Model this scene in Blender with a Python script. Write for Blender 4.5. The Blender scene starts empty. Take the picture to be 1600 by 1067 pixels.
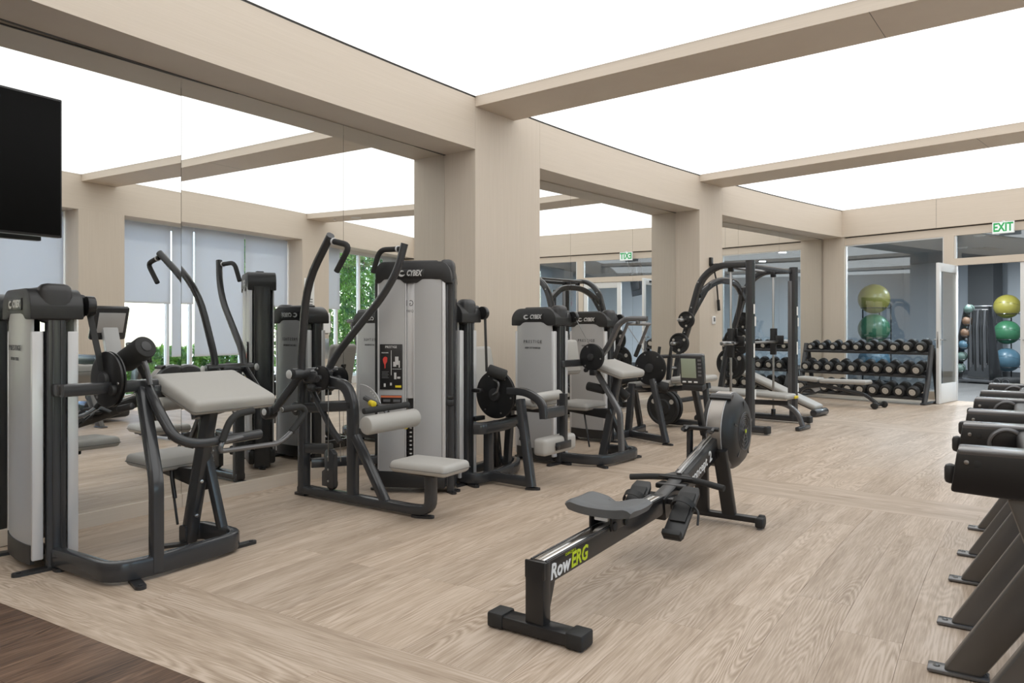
import bpy, bmesh, math, random
from mathutils import Vector, Matrix
random.seed(7)
V = Vector
S = bpy.context.scene
COL = S.collection
R_ = math.radians

# ------------------------------------------------------------------ camera, sky, light, exposure
cam_d = bpy.data.cameras.new('camera')
cam = bpy.data.objects.new('camera', cam_d); COL.objects.link(cam)
cam.location = (0, 0, 1.2); cam.rotation_euler = (R_(90), 0, 0)
cam_d.sensor_fit = 'HORIZONTAL'; cam_d.sensor_width = 36; cam_d.lens = 36 * 1140 / 1600
cam_d.shift_y = -20.5 / 1600; cam_d.clip_start = 0.05; cam_d.clip_end = 300
S.camera = cam
w = bpy.data.worlds.new('sky'); S.world = w; w.use_nodes = True
nt = w.node_tree; bg = nt.nodes['Background']
sky = nt.nodes.new('ShaderNodeTexSky'); sky.sky_type = 'NISHITA'; sky.sun_disc = False
sky.sun_elevation = R_(52); sky.sun_rotation = R_(200)
nt.links.new(sky.outputs[0], bg.inputs[0]); bg.inputs[1].default_value = 0.70
sun_d = bpy.data.lights.new('sun', 'SUN'); sun = bpy.data.objects.new('sun', sun_d); COL.objects.link(sun)
sun_d.energy = 3.2; sun_d.angle = R_(1.5); sun_d.color = (1, .95, .86)
sun.rotation_euler = (R_(38), 0, R_(65))
CEIL_LIGHT = 1.30
S.view_settings.view_transform = 'Standard'; S.view_settings.look = 'None'
S.view_settings.exposure = 0.42; S.view_settings.gamma = 1.0; S.view_settings.use_curve_mapping = False

# ------------------------------------------------------------------ plan: the room follows a gentle arc
CX, CY, RAD, PH0 = 30.32, -16.39, 38.5, R_(37.2)
def W(s, d, z=0.0):
    """s: metres along the mirror wall, d: metres into the room, z: up"""
    a = PH0 + s / RAD; r = RAD - d
    return V((CX - r * math.cos(a), CY + r * math.sin(a), z))
def rotz(s): return math.pi / 2 - (PH0 + s / RAD)
ZB, ZT = 2.893, 3.376          # header underside / ceiling line
MD = -0.39                     # mirror plane
OD = 5.85                      # face of the window wall header
GD = 6.30                      # window glass

# ------------------------------------------------------------------ mesh helpers: every shape is (verts, faces)
def rbox(c, s, r=0.006, rot=None, seg=2):
    bm = bmesh.new(); bmesh.ops.create_cube(bm, size=1)
    for v in bm.verts: v.co = V((v.co.x * s[0], v.co.y * s[1], v.co.z * s[2]))
    r = min(r, .49 * min(s))
    if r > 0: bmesh.ops.bevel(bm, geom=list(bm.edges), offset=r, segments=seg, affect='EDGES', profile=.5)
    m = Matrix.Translation(V(c))
    if rot is not None:
        from mathutils import Euler
        m = m @ Euler(rot).to_matrix().to_4x4()
    bm.verts.index_update()
    out = ([m @ v.co for v in bm.verts], [[v.index for v in f.verts] for f in bm.faces]); bm.free()
    return out
def fillet(pts, f, n=5):
    pts = [V(p) for p in pts]
    if f <= 0 or len(pts) < 3: return pts
    out = [pts[0]]
    for i in range(1, len(pts) - 1):
        a, b, c = pts[i - 1], pts[i], pts[i + 1]
        l = min(f, .49 * (a - b).length, .49 * (c - b).length)
        p, q = b + (a - b).normalized() * l, b + (c - b).normalized() * l
        for k in range(n + 1):
            t = k / n; out.append(p * (1 - t) ** 2 + b * 2 * t * (1 - t) + q * t * t)
    out.append(pts[-1]); return out
def sweep(path, sec, up=(0, 0, 1), closed=False, cap=True):
    n = len(path); m = len(sec); vs = []; fs = []
    u = V(up)
    for i, p in enumerate(path):
        if closed: t = (path[(i + 1) % n] - path[i - 1]).normalized()
        else: t = (path[min(i + 1, n - 1)] - path[max(i - 1, 0)]).normalized()
        if i == 0 and abs(t.dot(u.normalized())) > .97: u = V((1, 0, 0)) if abs(t.x) < .9 else V((0, 1, 0))
        u = (u - t * u.dot(t)).normalized(); sd = t.cross(u)
        vs += [p + sd * a + u * b for a, b in sec]
    for i in range(n if closed else n - 1):
        j = (i + 1) % n
        for k in range(m):
            l = (k + 1) % m; fs.append([i * m + k, i * m + l, j * m + l, j * m + k])
    if cap and not closed:
        fs.append(list(range(m))[::-1]); fs.append([(n - 1) * m + k for k in range(m)])
    return vs, fs
def circ(r, n=10): return [(r * math.cos(2 * math.pi * k / n), r * math.sin(2 * math.pi * k / n)) for k in range(n)]
def rrect(w, h, r=None, n=3):
    r = min(w, h) * .25 if r is None else r; out = []
    for cx, cy, a0 in ((w / 2 - r, h / 2 - r, 0), (-w / 2 + r, h / 2 - r, 90), (-w / 2 + r, -h / 2 + r, 180), (w / 2 - r, -h / 2 + r, 270)):
        for k in range(n):
            a = R_(a0 + 90 * k / (n - 1)); out.append((cx + r * math.cos(a), cy + r * math.sin(a)))
    return out
def tube(pts, r, f=.05, n=10, up=(0, 0, 1)): return sweep(fillet(pts, f), circ(r, n), up)
def rtube(pts, wd, ht, f=.06, up=(0, 0, 1), r=None): return sweep(fillet(pts, f), rrect(wd, ht, r), up)
def lathe(prof, o, ax, n=24):
    """prof: (radius, height along ax) pairs"""
    ax = V(ax).normalized(); o = V(o)
    u = ax.orthogonal().normalized(); v = ax.cross(u); vs = []; fs = []; rings = []
    for r, h in prof:
        if r < 1e-5: rings.append([len(vs)]); vs.append(o + ax * h)
        else:
            rings.append(list(range(len(vs), len(vs) + n)))
            vs += [o + ax * h + (u * math.cos(2 * math.pi * k / n) + v * math.sin(2 * math.pi * k / n)) * r for k in range(n)]
    for A, B in zip(rings, rings[1:]):
        for k in range(n):
            l = (k + 1) % n
            if len(A) == 1 and len(B) == 1: continue
            if len(A) == 1: fs.append([A[0], B[k], B[l]])
            elif len(B) == 1: fs.append([A[l], A[k], B[0]])
            else: fs.append([A[k], B[k], B[l], A[l]])
    if len(rings[0]) > 1: fs.append(rings[0][:])
    if len(rings[-1]) > 1: fs.append(rings[-1][::-1])
    return vs, fs
def cyl(p, q, r, b=.004, n=20):
    p, q = V(p), V(q); h = (q - p).length; b = min(b, r * .45, h * .45)
    return lathe([(r - b, 0), (r - b * .3, b * .3), (r, b), (r, h - b), (r - b * .3, h - b * .3), (r - b, h)], p, q - p, n)
def sphere(c, r, n=24, m=14, sc=(1, 1, 1)):
    vs, fs = lathe([(r * math.sin(math.pi * k / m), -r * math.cos(math.pi * k / m)) for k in range(m + 1)], (0, 0, 0), (0, 0, 1), n)
    return [V((v.x * sc[0], v.y * sc[1], v.z * sc[2])) + V(c) for v in vs], fs
def torus(c, ax, RR, r, n=28, m=8, sc=1):
    c = V(c); ax = V(ax).normalized(); u = ax.orthogonal().normalized(); v = ax.cross(u)
    return sweep([c + (u * math.cos(2 * math.pi * k / n) + v * math.sin(2 * math.pi * k / n)) * RR for k in range(n)], circ(r, m), ax, closed=True)
def prism(poly, vec, bev=0):
    poly = [V(p) for p in poly]; vec = V(vec); n = len(poly)
    vs = poly + [p + vec for p in poly]
    fs = [list(range(n))[::-1], [n + k for k in range(n)]] + [[k, (k + 1) % n, n + (k + 1) % n, n + k] for k in range(n)]
    if bev:
        bm = bmesh.new(); bv = [bm.verts.new(v) for v in vs]
        for f in fs: bm.faces.new([bv[i] for i in f])
        bmesh.ops.recalc_face_normals(bm, faces=list(bm.faces))
        bmesh.ops.bevel(bm, geom=list(bm.edges), offset=bev, segments=2, affect='EDGES', profile=.5)
        bm.verts.index_update()
        vs = [v.co.copy() for v in bm.verts]; fs = [[v.index for v in f.verts] for f in bm.faces]; bm.free()
    return vs, fs
def arcs(poly, s0, s1, n=None, bulge=0):
    """cross-section polygon [(d, z)] drawn along the wall from s0 to s1"""
    n = n or max(1, int(abs(s1 - s0) / .5)); m = len(poly); vs = []; fs = []
    for i in range(n + 1):
        s = s0 + (s1 - s0) * i / n; vs += [W(s, d, z) for d, z in poly]
    for i in range(n):
        for k in range(m):
            l = (k + 1) % m; fs.append([i * m + k, i * m + l, (i + 1) * m + l, (i + 1) * m + k])
    fs.append(list(range(m))[::-1]); fs.append([n * m + k for k in range(m)])
    return vs, fs
def arcbox(s0, s1, d0, d1, z0, z1, n=None): return arcs([(d0, z0), (d1, z0), (d1, z1), (d0, z1)], s0, s1, n)

def meshof(name, shapes, mat, sharp=35):
    vs = []; fs = []
    for a, b in shapes:
        o = len(vs); vs += [tuple(v) for v in a]; fs += [[i + o for i in f] for f in b]
    me = bpy.data.meshes.new(name); me.from_pydata(vs, [], fs)
    bm = bmesh.new(); bm.from_mesh(me); bmesh.ops.recalc_face_normals(bm, faces=list(bm.faces)); bm.to_mesh(me); bm.free()
    me.shade_smooth(); me.set_sharp_from_angle(angle=R_(sharp))
    if mat: me.materials.append(M[mat] if isinstance(mat, str) else mat)
    return me
REC = []
def link(name, me, parent=None):
    o = bpy.data.objects.new(name, me); COL.objects.link(o)
    if parent: o.parent = parent
    REC.append(o)
    return o
def turn_parts(i0, mtx):
    for o in REC[i0:]: o.data.transform(mtx)
def part(name, mat, parent, *shapes, label=None, sharp=35):
    o = link(name, meshof(name, shapes, mat, sharp), parent)
    if label: o['label'] = label
    return o
def tag(o, label, cat, group=None):
    o['label'] = label; o['category'] = cat
    if group: o['group'] = group
    return o
def thing(name, label, cat, s, d, z=0, turn=0, group=None):
    o = bpy.data.objects.new(name, None); COL.objects.link(o); o.empty_display_size = .1
    o.location = W(s, d, z); o.rotation_euler = (0, 0, rotz(s) + turn)
    return tag(o, label, cat, group)
def struct(name, mat, *shapes, parent=None):
    o = part(name, mat, parent, *shapes)
    if not parent: o['kind'] = 'structure'
    return o
def copy_tree(o, parent=None):
    c = o.copy(); COL.objects.link(c); c.parent = parent
    for ch in [x for x in o.children]:
        copy_tree(ch, c)
    return c
_txt = {}
def text(body, size, mat, parent, org, xd, ud, name='lettering', shear=0, depth=.0012, align='CENTER', space=1.0, bold=0, sx=1):
    """flat raised lettering; org: middle of the line, xd: reading direction, ud: up"""
    key = (body, round(size, 4), shear, depth, align, space, bold)
    if key not in _txt:
        cu = bpy.data.curves.new('t', 'FONT'); cu.body = body; cu.size = size; cu.extrude = depth
        cu.align_x = align; cu.align_y = 'CENTER'; cu.shear = shear; cu.space_character = space; cu.resolution_u = 2; cu.offset = bold
        ob = bpy.data.objects.new('t', cu); COL.objects.link(ob)
        dg = bpy.context.evaluated_depsgraph_get(); dg.update()
        _txt[key] = bpy.data.meshes.new_from_object(ob.evaluated_get(dg))
        bpy.data.objects.remove(ob)
    me = _txt[key].copy(); me.name = name; me.materials.clear(); me.materials.append(M[mat])
    x = V(xd).normalized(); u = V(ud).normalized(); nrm = x.cross(u); org = V(org)
    me.transform(Matrix(((x.x * sx, u.x, nrm.x, org.x), (x.y * sx, u.y, nrm.y, org.y), (x.z * sx, u.z, nrm.z, org.z), (0, 0, 0, 1))))
    return link(name, me, parent)

# ------------------------------------------------------------------ materials
M = {}
def mat(name, col, rough=.5, metal=0., bump=0., bscale=200, vary=0., coat=0.):
    m = bpy.data.materials.new(name); m.use_nodes = True; n = m.node_tree.nodes; l = m.node_tree.links
    b = n['Principled BSDF']; b.inputs['Base Color'].default_value = (*col, 1); b.inputs['Roughness'].default_value = rough
    b.inputs['Metallic'].default_value = metal
    if coat: b.inputs['Coat Weight'].default_value = coat; b.inputs['Coat Roughness'].default_value = .15
    if bump or vary:
        tc = n.new('ShaderNodeTexCoord'); nz = n.new('ShaderNodeTexNoise'); nz.inputs['Scale'].default_value = bscale; nz.inputs['Detail'].default_value = 4
        l.new(tc.outputs['Object'], nz.inputs['Vector'])
        if bump:
            bp = n.new('ShaderNodeBump'); bp.inputs['Strength'].default_value = bump; bp.inputs['Distance'].default_value = .002
            l.new(nz.outputs['Fac'], bp.inputs['Height']); l.new(bp.outputs[0], b.inputs['Normal'])
        if vary:
            rp = n.new('ShaderNodeMapRange'); rp.inputs[3].default_value = 1 - vary; rp.inputs[4].default_value = 1 + vary
            l.new(nz.outputs['Fac'], rp.inputs[0]); mx = n.new('ShaderNodeMix'); mx.data_type = 'RGBA'; mx.blend_type = 'MULTIPLY'
            mx.inputs[0].default_value = 1; mx.inputs[6].default_value = (*col, 1); l.new(rp.outputs[0], mx.inputs[7]); l.new(mx.outputs[2], b.inputs['Base Color'])
    M[name] = m; return m
def veneer(name, col, scale):
    m = mat(name, col, .55); n = m.node_tree.nodes; l = m.node_tree.links; b = n['Principled BSDF']
    g = n.new('ShaderNodeNewGeometry'); mp = n.new('ShaderNodeMapping'); mp.inputs['Scale'].default_value = scale
    l.new(g.outputs['Position'], mp.inputs['Vector'])
    nz = n.new('ShaderNodeTexNoise'); nz.inputs['Scale'].default_value = 1; nz.inputs['Detail'].default_value = 6; nz.inputs['Roughness'].default_value = .65
    l.new(mp.outputs[0], nz.inputs['Vector'])
    cr = n.new('ShaderNodeValToRGB'); e = cr.color_ramp.elements
    e[0].position = .3; e[0].color = (col[0] * .95, col[1] * .94, col[2] * .93, 1); e[1].position = .7; e[1].color = (col[0] * 1.03, col[1] * 1.03, col[2] * 1.03, 1)
    l.new(nz.outputs['Fac'], cr.inputs[0]); l.new(cr.outputs[0], b.inputs['Base Color'])
    return m
def plank(name, cols, rough, contrast=1.0):
    """oak boards: UV is (metres along, metres across); the contour lines of stretched noise make cathedral grain"""
    m = mat(name, cols[1], rough); n = m.node_tree.nodes; l = m.node_tree.links; b = n['Principled BSDF']; b.inputs['Specular IOR Level'].default_value = .25
    uv = n.new('ShaderNodeUVMap'); oi = n.new('ShaderNodeObjectInfo')
    sc = n.new('ShaderNodeVectorMath'); sc.operation = 'SCALE'; sc.inputs[0].default_value = (37, 19, 11); l.new(oi.outputs['Random'], sc.inputs['Scale'])
    ad = n.new('ShaderNodeVectorMath'); ad.operation = 'ADD'; l.new(uv.outputs[0], ad.inputs[0]); l.new(sc.outputs[0], ad.inputs[1])
    def noise(scale, detail, rgh=.5):
        mp = n.new('ShaderNodeMapping'); mp.inputs['Scale'].default_value = scale; l.new(ad.outputs[0], mp.inputs['Vector'])
        z = n.new('ShaderNodeTexNoise'); z.inputs['Scale'].default_value = 1; z.inputs['Detail'].default_value = detail; z.inputs['Roughness'].default_value = rgh
        l.new(mp.outputs[0], z.inputs['Vector']); return z
    big = noise((.75, 6.5, 1), 1.0); fine = noise((6, 150, 1), 4); mid = noise((1.0, 12, 1), 3); msk = noise((.9, 3.0, 1), 1)
    mu = n.new('ShaderNodeMath'); mu.operation = 'MULTIPLY'; mu.inputs[1].default_value = 26; l.new(big.outputs['Fac'], mu.inputs[0])
    fr = n.new('ShaderNodeMath'); fr.operation = 'PINGPONG'; fr.inputs[1].default_value = .5; l.new(mu.outputs[0], fr.inputs[0])
    mk = n.new('ShaderNodeMapRange'); mk.inputs[1].default_value = .48; mk.inputs[2].default_value = .66; mk.inputs[3].default_value = .10; mk.inputs[4].default_value = .85; l.new(msk.outputs['Fac'], mk.inputs[0])
    cn_ = n.new('ShaderNodeMath'); cn_.operation = 'SUBTRACT'; cn_.inputs[1].default_value = .25; l.new(fr.outputs[0], cn_.inputs[0])
    a0 = n.new('ShaderNodeMath'); a0.operation = 'MULTIPLY'; l.new(cn_.outputs[0], a0.inputs[0]); l.new(mk.outputs[0], a0.inputs[1])
    a1 = n.new('ShaderNodeMath'); a1.operation = 'MULTIPLY_ADD'; a1.inputs[1].default_value = .9; l.new(fine.outputs['Fac'], a1.inputs[0]); l.new(a0.outputs[0], a1.inputs[2])
    a2 = n.new('ShaderNodeMath'); a2.operation = 'MULTIPLY_ADD'; a2.inputs[1].default_value = .7; l.new(mid.outputs['Fac'], a2.inputs[0]); l.new(a1.outputs[0], a2.inputs[2])
    cr = n.new('ShaderNodeValToRGB'); e = cr.color_ramp.elements
    e[0].position = .52; e[0].color = (*cols[0], 1); e[1].position = 1.0; e[1].color = (*cols[2], 1)
    k = cr.color_ramp.elements.new(.78); k.color = (*cols[1], 1)
    l.new(a2.outputs[0], cr.inputs[0])
    rp = n.new('ShaderNodeMapRange'); rp.inputs[3].default_value = .93; rp.inputs[4].default_value = 1.07; l.new(oi.outputs['Random'], rp.inputs[0])
    mx = n.new('ShaderNodeMix'); mx.data_type = 'RGBA'; mx.blend_type = 'MULTIPLY'; mx.inputs[0].default_value = 1
    l.new(cr.outputs[0], mx.inputs[6]); l.new(rp.outputs[0], mx.inputs[7]); l.new(mx.outputs[2], b.inputs['Base Color'])
    bp = n.new('ShaderNodeBump'); bp.inputs['Strength'].default_value = .12; bp.inputs['Distance'].default_value = .002
    l.new(a1.outputs[0], bp.inputs['Height']); l.new(bp.outputs[0], b.inputs['Normal'])
    return m
def emit(name, col, st):
    m = bpy.data.materials.new(name); m.use_nodes = True; n = m.node_tree.nodes; n.remove(n['Principled BSDF'])
    e = n.new('ShaderNodeEmission'); e.inputs[0].default_value = (*col, 1); e.inputs[1].default_value = st
    m.node_tree.links.new(e.outputs[0], n['Material Output'].inputs[0]); M[name] = m; return m
def glassy(name, tint, refl=.08, rough=0., opac=.0):
    """thin architectural pane: mostly see-through, a little mirror reflection"""
    m = bpy.data.materials.new(name); m.use_nodes = True; n = m.node_tree.nodes; l = m.node_tree.links; n.remove(n['Principled BSDF'])
    t = n.new('ShaderNodeBsdfTransparent'); t.inputs[0].default_value = (*tint, 1)
    g = n.new('ShaderNodeBsdfGlossy'); g.inputs['Roughness'].default_value = rough
    f = n.new('ShaderNodeLayerWeight'); f.inputs[0].default_value = refl * 3
    mr = n.new('ShaderNodeMapRange'); mr.inputs[3].default_value = refl; mr.inputs[4].default_value = .6; l.new(f.outputs['Fresnel'], mr.inputs[0])
    x = n.new('ShaderNodeMixShader'); l.new(mr.outputs[0], x.inputs[0]); l.new(t.outputs[0], x.inputs[1]); l.new(g.outputs[0], x.inputs[2])
    l.new(x.outputs[0], n['Material Output'].inputs[0]); M[name] = m; return m

veneer('veneer', (.63, .55, .46), (90, 90, 1.6))
veneer('veneer_across', (.63, .55, .46), (1.6, 1.6, 110))
plank('oak', ((.335, .255, .187), (.445, .352, .27), (.555, .455, .367)), .46)
plank('grey_oak', ((.085, .082, .08), (.11, .107, .104), (.14, .136, .132)), .4)
plank('walnut', ((.045, .026, .017), (.115, .068, .044), (.20, .125, .083)), .4)
mat('screed', (.18, .14, .11), .8)
emit('ceiling_glow', (1, .995, .975), CEIL_LIGHT)
mat('reveal', (.10, .095, .09), .7)
mat('mirror', (.86, .875, .87), .0, 1.0)
mat('mirror_edge', (.10, .12, .12), .3, .5)
glassy('glass', (.93, .95, .95), .05)
glassy('tinted_glass', (.80, .85, .88), .13)
mat('white_paint', (.72, .72, .71), .4)
mat('cool_wall', (.60, .645, .69), .8)
mat('dark_wall', (.10, .105, .11), .7)
mat('back_ceiling', (.30, .32, .34), .8)
mat('frame', (.036, .037, .040), .22)
mat('frame_light', (.15, .15, .155), .25, .5)
mat('shroud', (.44, .44, .445), .36, .15)
mat('gunmetal', (.13, .125, .12), .35, .6)
mat('shroud_trim', (.64, .64, .65), .3, .3)
mat('black_plastic', (.020, .020, .021), .42, 0, .25, 500)
mat('satin_black', (.012, .012, .013), .3)
mat('rubber', (.014, .014, .014), .6, 0, .3, 400)
mat('foam', (.020, .020, .020), .75, 0, .4, 600)
mat('pad', (.40, .385, .36), .5, 0, .25, 350, .03)
mat('piping', (.15, .145, .135), .6)
mat('grey_seat', (.095, .10, .105), .5, 0, .2, 400)
mat('chrome', (.75, .75, .75), .12, 1.0)
mat('steel', (.45, .45, .45), .3, 1.0)
mat('nickel', (.36, .33, .30), .38, .6)
mat('grey_mark', (.12, .12, .125), .5)
mat('silver_mark', (.62, .62, .62), .35, .3)
mat('white_mark', (.8, .8, .8), .5)
mat('yellow', (.75, .58, .02), .45)
mat('lime', (.55, .66, .02), .45)
mat('red', (.62, .05, .04), .5)
mat('orange', (.60, .16, .07), .5)
mat('screen', (.003, .003, .003), .5)
M['screen'].node_tree.nodes['Principled BSDF'].inputs['Specular IOR Level'].default_value = .08
mat('lcd', (.30, .34, .26), .3)
mat('dark_cap', (.03, .03, .032), .4)
mat('end_cap', (.55, .52, .47), .4, .2)
mat('ball_yellow', (.27, .24, .05), .35, 0, .15, 300)
mat('ball_green', (.04, .15, .075), .35, 0, .15, 300)
mat('ball_blue', (.07, .14, .19), .35, 0, .15, 300)
mat('ball_tan', (.17, .10, .06), .5, 0, .2, 300)
mat('ball_mint', (.10, .155, .135), .5)
mat('paper', (.78, .78, .76), .7)
mat('exit_green', (.03, .42, .12), .5)
emit('exit_face', (.92, 1, .93), .75)
mat('paving', (.75, .73, .70), .9, 0, .2, 40)
mat('bark', (.12, .085, .06), .9)
m = mat('leaf', (.10, .26, .035), .45); n = m.node_tree.nodes; l = m.node_tree.links
g = n.new('ShaderNodeNewGeometry'); z = n.new('ShaderNodeTexNoise'); z.inputs['Scale'].default_value = 2.2; z.inputs['Detail'].default_value = 3; l.new(g.outputs['Position'], z.inputs['Vector'])
cr = n.new('ShaderNodeValToRGB'); cr.color_ramp.elements[0].color = (.035, .12, .02, 1); cr.color_ramp.elements[0].position = .35
cr.color_ramp.elements[1].color = (.24, .46, .06, 1); cr.color_ramp.elements[1].position = .65
l.new(z.outputs['Fac'], cr.inputs[0]); l.new(cr.outputs[0], n['Principled BSDF'].inputs['Base Color'])
m = bpy.data.materials.new('shade_cloth'); m.use_nodes = True; n = m.node_tree.nodes; l = m.node_tree.links; n.remove(n['Principled BSDF']); M['shade_cloth'] = m
df = n.new('ShaderNodeBsdfDiffuse'); df.inputs[0].default_value = (.62, .62, .63, 1); tr = n.new('ShaderNodeBsdfTranslucent'); tr.inputs[0].default_value = (.70, .71, .73, 1)
mx = n.new('ShaderNodeMixShader'); mx.inputs[0].default_value = .5; l.new(df.outputs[0], mx.inputs[1]); l.new(tr.outputs[0], mx.inputs[2])
l.new(mx.outputs[0], n['Material Output'].inputs[0])

# ------------------------------------------------------------------ THE SETTING
S_A, S_Z = -9.0, 9.33
BEAMS = [(-5.35, -4.70), (0.0, .60), (4.64, 5.29)]
# floors -----------------------------------------------------------
def board(name, parent, mt, s0, s1, d0, d1, z0=-.012, z1=0., n=4, radial=False):
    g = .0004; s0 += g; s1 -= g; d0 += g; d1 -= g
    if radial: n = 1
    prof = [(d0, z0), (d1, z0), (d1, z1 - .0005), (d1 - .0006, z1), (d0 + .0006, z1), (d0, z1 - .0005)]
    vs, fs = arcs(prof, s0, s1, n)
    me = bpy.data.meshes.new(name); me.from_pydata([tuple(v) for v in vs], [], fs)
    uvl = me.uv_layers.new(name='UVMap'); m = len(prof)
    uv = []
    for i in range(n + 1):
        s = (s1 - s0) * i / n
        uv += [((d - d0), s) if radial else (s, d - d0) for d, z in prof]
    for lp in me.loops: uvl.data[lp.index].uv = uv[lp.vertex_index]
    me.materials.append(M[mt]); me.validate(); me.update()
    return link(name, me, parent)
floor = struct('floor', 'screed', arcbox(-4.15, S_Z + .12, -.5, GD + .15, -.06, -.012))
PW = .2246
def boards(parent, mt, s0, s1, L):
    k = 0; d = MD
    while d < GD - .05:
        s = s0; first = True
        while s < s1 - .01:
            ln = L * (.35 + .5 * random.random()) if first else L
            e = min(s1, s + ln)
            if s1 - e < .35: e = s1
            board('plank', parent, mt, s, e, d, d + PW); s = e; first = False
        d += PW; k += 1
STRIPS = [(-4.15, -3.58), (.0, .6), (4.66, 5.26)]
prev = None
for a, b_ in STRIPS:
    for k in range(2 if a > -4 else 2):
        w0 = a + (b_ - a) * k / 2; w1 = a + (b_ - a) * (k + 1) / 2; d = MD - (.4 if k else 1.1)
        while d < GD:
            e = min(GD, d + 1.83)
            board('plank', floor, 'oak', w0, w1, max(d, MD), e, radial=True); d = e
    if prev is not None: boards(floor, 'oak', prev, a, 1.83)
    prev = b_
boards(floor, 'oak', prev, S_Z + .06, 1.83)
floor_2 = struct('floor_2', 'screed', arcbox(S_A - .1, -4.15, -.5, GD + .15, -.06, -.012))
boards(floor_2, 'walnut', -7.2, -4.15, 1.5)
board('plank', floor_2, 'walnut', S_A, -7.2, MD, GD, n=6)

# mirror wall -------------------------------------------------------
wl = struct('wall_left', 'veneer', arcbox(S_A, S_Z + .1, -.82, -.62, 0, 3.5))
BAYS = [(S_A, -6.3), (-5.3, 0.0), (1.04, 4.64), (5.29, S_Z)]
PILL = [(-6.3, -5.3), (0.0, 1.04), (4.64, 5.29)]
for a, b_ in PILL: part('pillar', 'veneer', wl, arcbox(a, b_, -.63, 0, 0, ZB + .002))
prev = S_A
for a, b_ in ((S_A, 0.), (0., 1.04), (1.04, 4.64), (4.64, 5.29), (5.29, S_Z)):
    part('header', 'veneer_across' if (a, b_) not in PILL else 'veneer', wl, arcbox(a + .001, b_ - .001, -.63, 0.0, ZB, ZT))
    part('ceiling_reveal', 'reveal', wl, arcbox(a, b_, -.40, -.012, ZT, ZT + .05))
for a, b_ in BAYS[1:]:
    part('soffit_groove', 'reveal', wl, arcbox(a, b_, MD - .003, MD + .012, ZB - .006, ZB))
# flat mirror panels standing in the bays, on a low veneer plinth
def mirror(a, b_, label):
    t_ = (b_ - a).normalized(); a = a + t_ * .0015; b_ = b_ - t_ * .0015
    nrm = V((a.y - b_.y, b_.x - a.x, 0)).normalized()
    z0, z1 = V((0, 0, .089)), V((0, 0, ZB - .004))
    o = part('wall_mirror', 'mirror', None, prism([a + z0, b_ + z0, b_ + z1, a + z1], nrm * .006))
    e_ = V((0, 0, .0885)); f_ = nrm * -.014
    part('plinth', 'veneer_across', bl, prism([a + f_, b_ + f_, b_ + nrm * .03, a + nrm * .03], e_))
    return tag(o, label, 'mirror', 'floor-to-ceiling mirror panels')
bl = bpy.data.objects.new('baseboard_left', None); COL.objects.link(bl); bl['kind'] = 'structure'
def lerp_m(p, q, ss, s0, s1): return [p + (q - p) * ((s - s0) / (s1 - s0)) for s in ss]
p0, p1 = W(-2.69, MD), W(-.001, MD); th = math.atan2((p1 - p0).x, (p1 - p0).y) - R_(1.25)
pm = p0 + (p1 - p0) * (1.41 / 2.69)
mirror(p0 - V((math.sin(th), math.cos(th), 0)) * 2.60, p0, 'mirror panel behind the television and the biceps curl machine')
mirror(p0, pm, 'mirror panel behind the pulldown arms, second from the left')
mirror(pm, p1, 'mirror panel beside the wide pillar, behind the tall silver tower')
for ss, tt in (((1.042, 2.11, 3.48, 4.638), ('narrow strip of mirror right of the wide pillar', 'mirror panel above the second small silver tower', 'mirror panel reflecting the hung television')),
               ((5.292, 6.40, 7.72, S_Z - .002), ('mirror panel behind the left post of the barbell frame', 'mirror panel between the posts of the barbell frame', 'mirror panel right next to the dumbbell rack'))):
    q = lerp_m(W(ss[0], MD), W(ss[3], MD), ss, ss[0], ss[3])
    for k in range(3): mirror(q[k], q[k + 1], tt[k])

# luminous ceiling and beams ----------------------------------------
ce = struct('ceiling', 'reveal', arcbox(S_A, S_Z + .1, -.6, GD + .3, 3.52, 3.6))
edges = [S_A] + [x for p in BEAMS for x in p] + [S_Z]
for i in range(0, len(edges), 2):
    part('light_panel', 'ceiling_glow', ce, arcbox(edges[i] + .012, edges[i + 1] - .012, .012, OD - .012, ZT + .012, ZT + .02))
for a, b_ in BEAMS:
    part('beam', 'veneer_across', ce, arcbox(a, b_, 0.0, OD, ZT - .082, ZT + .03))
    part('joint', 'reveal', ce, arcbox(a, b_, 3.40, 3.404, ZT - .0825, ZT - .08))
    if a > 1: part('speaker_grille', 'white_paint', ce, cyl(W((a + b_) / 2, 4.9, ZT - .083), W((a + b_) / 2, 4.9, ZT - .088), .1, .002)); part('sprinkler', 'chrome', ce, cyl(W((a + b_) / 2, 5.4, ZT - .082), W((a + b_) / 2, 5.4, ZT - .1), .03, .002))

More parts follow.
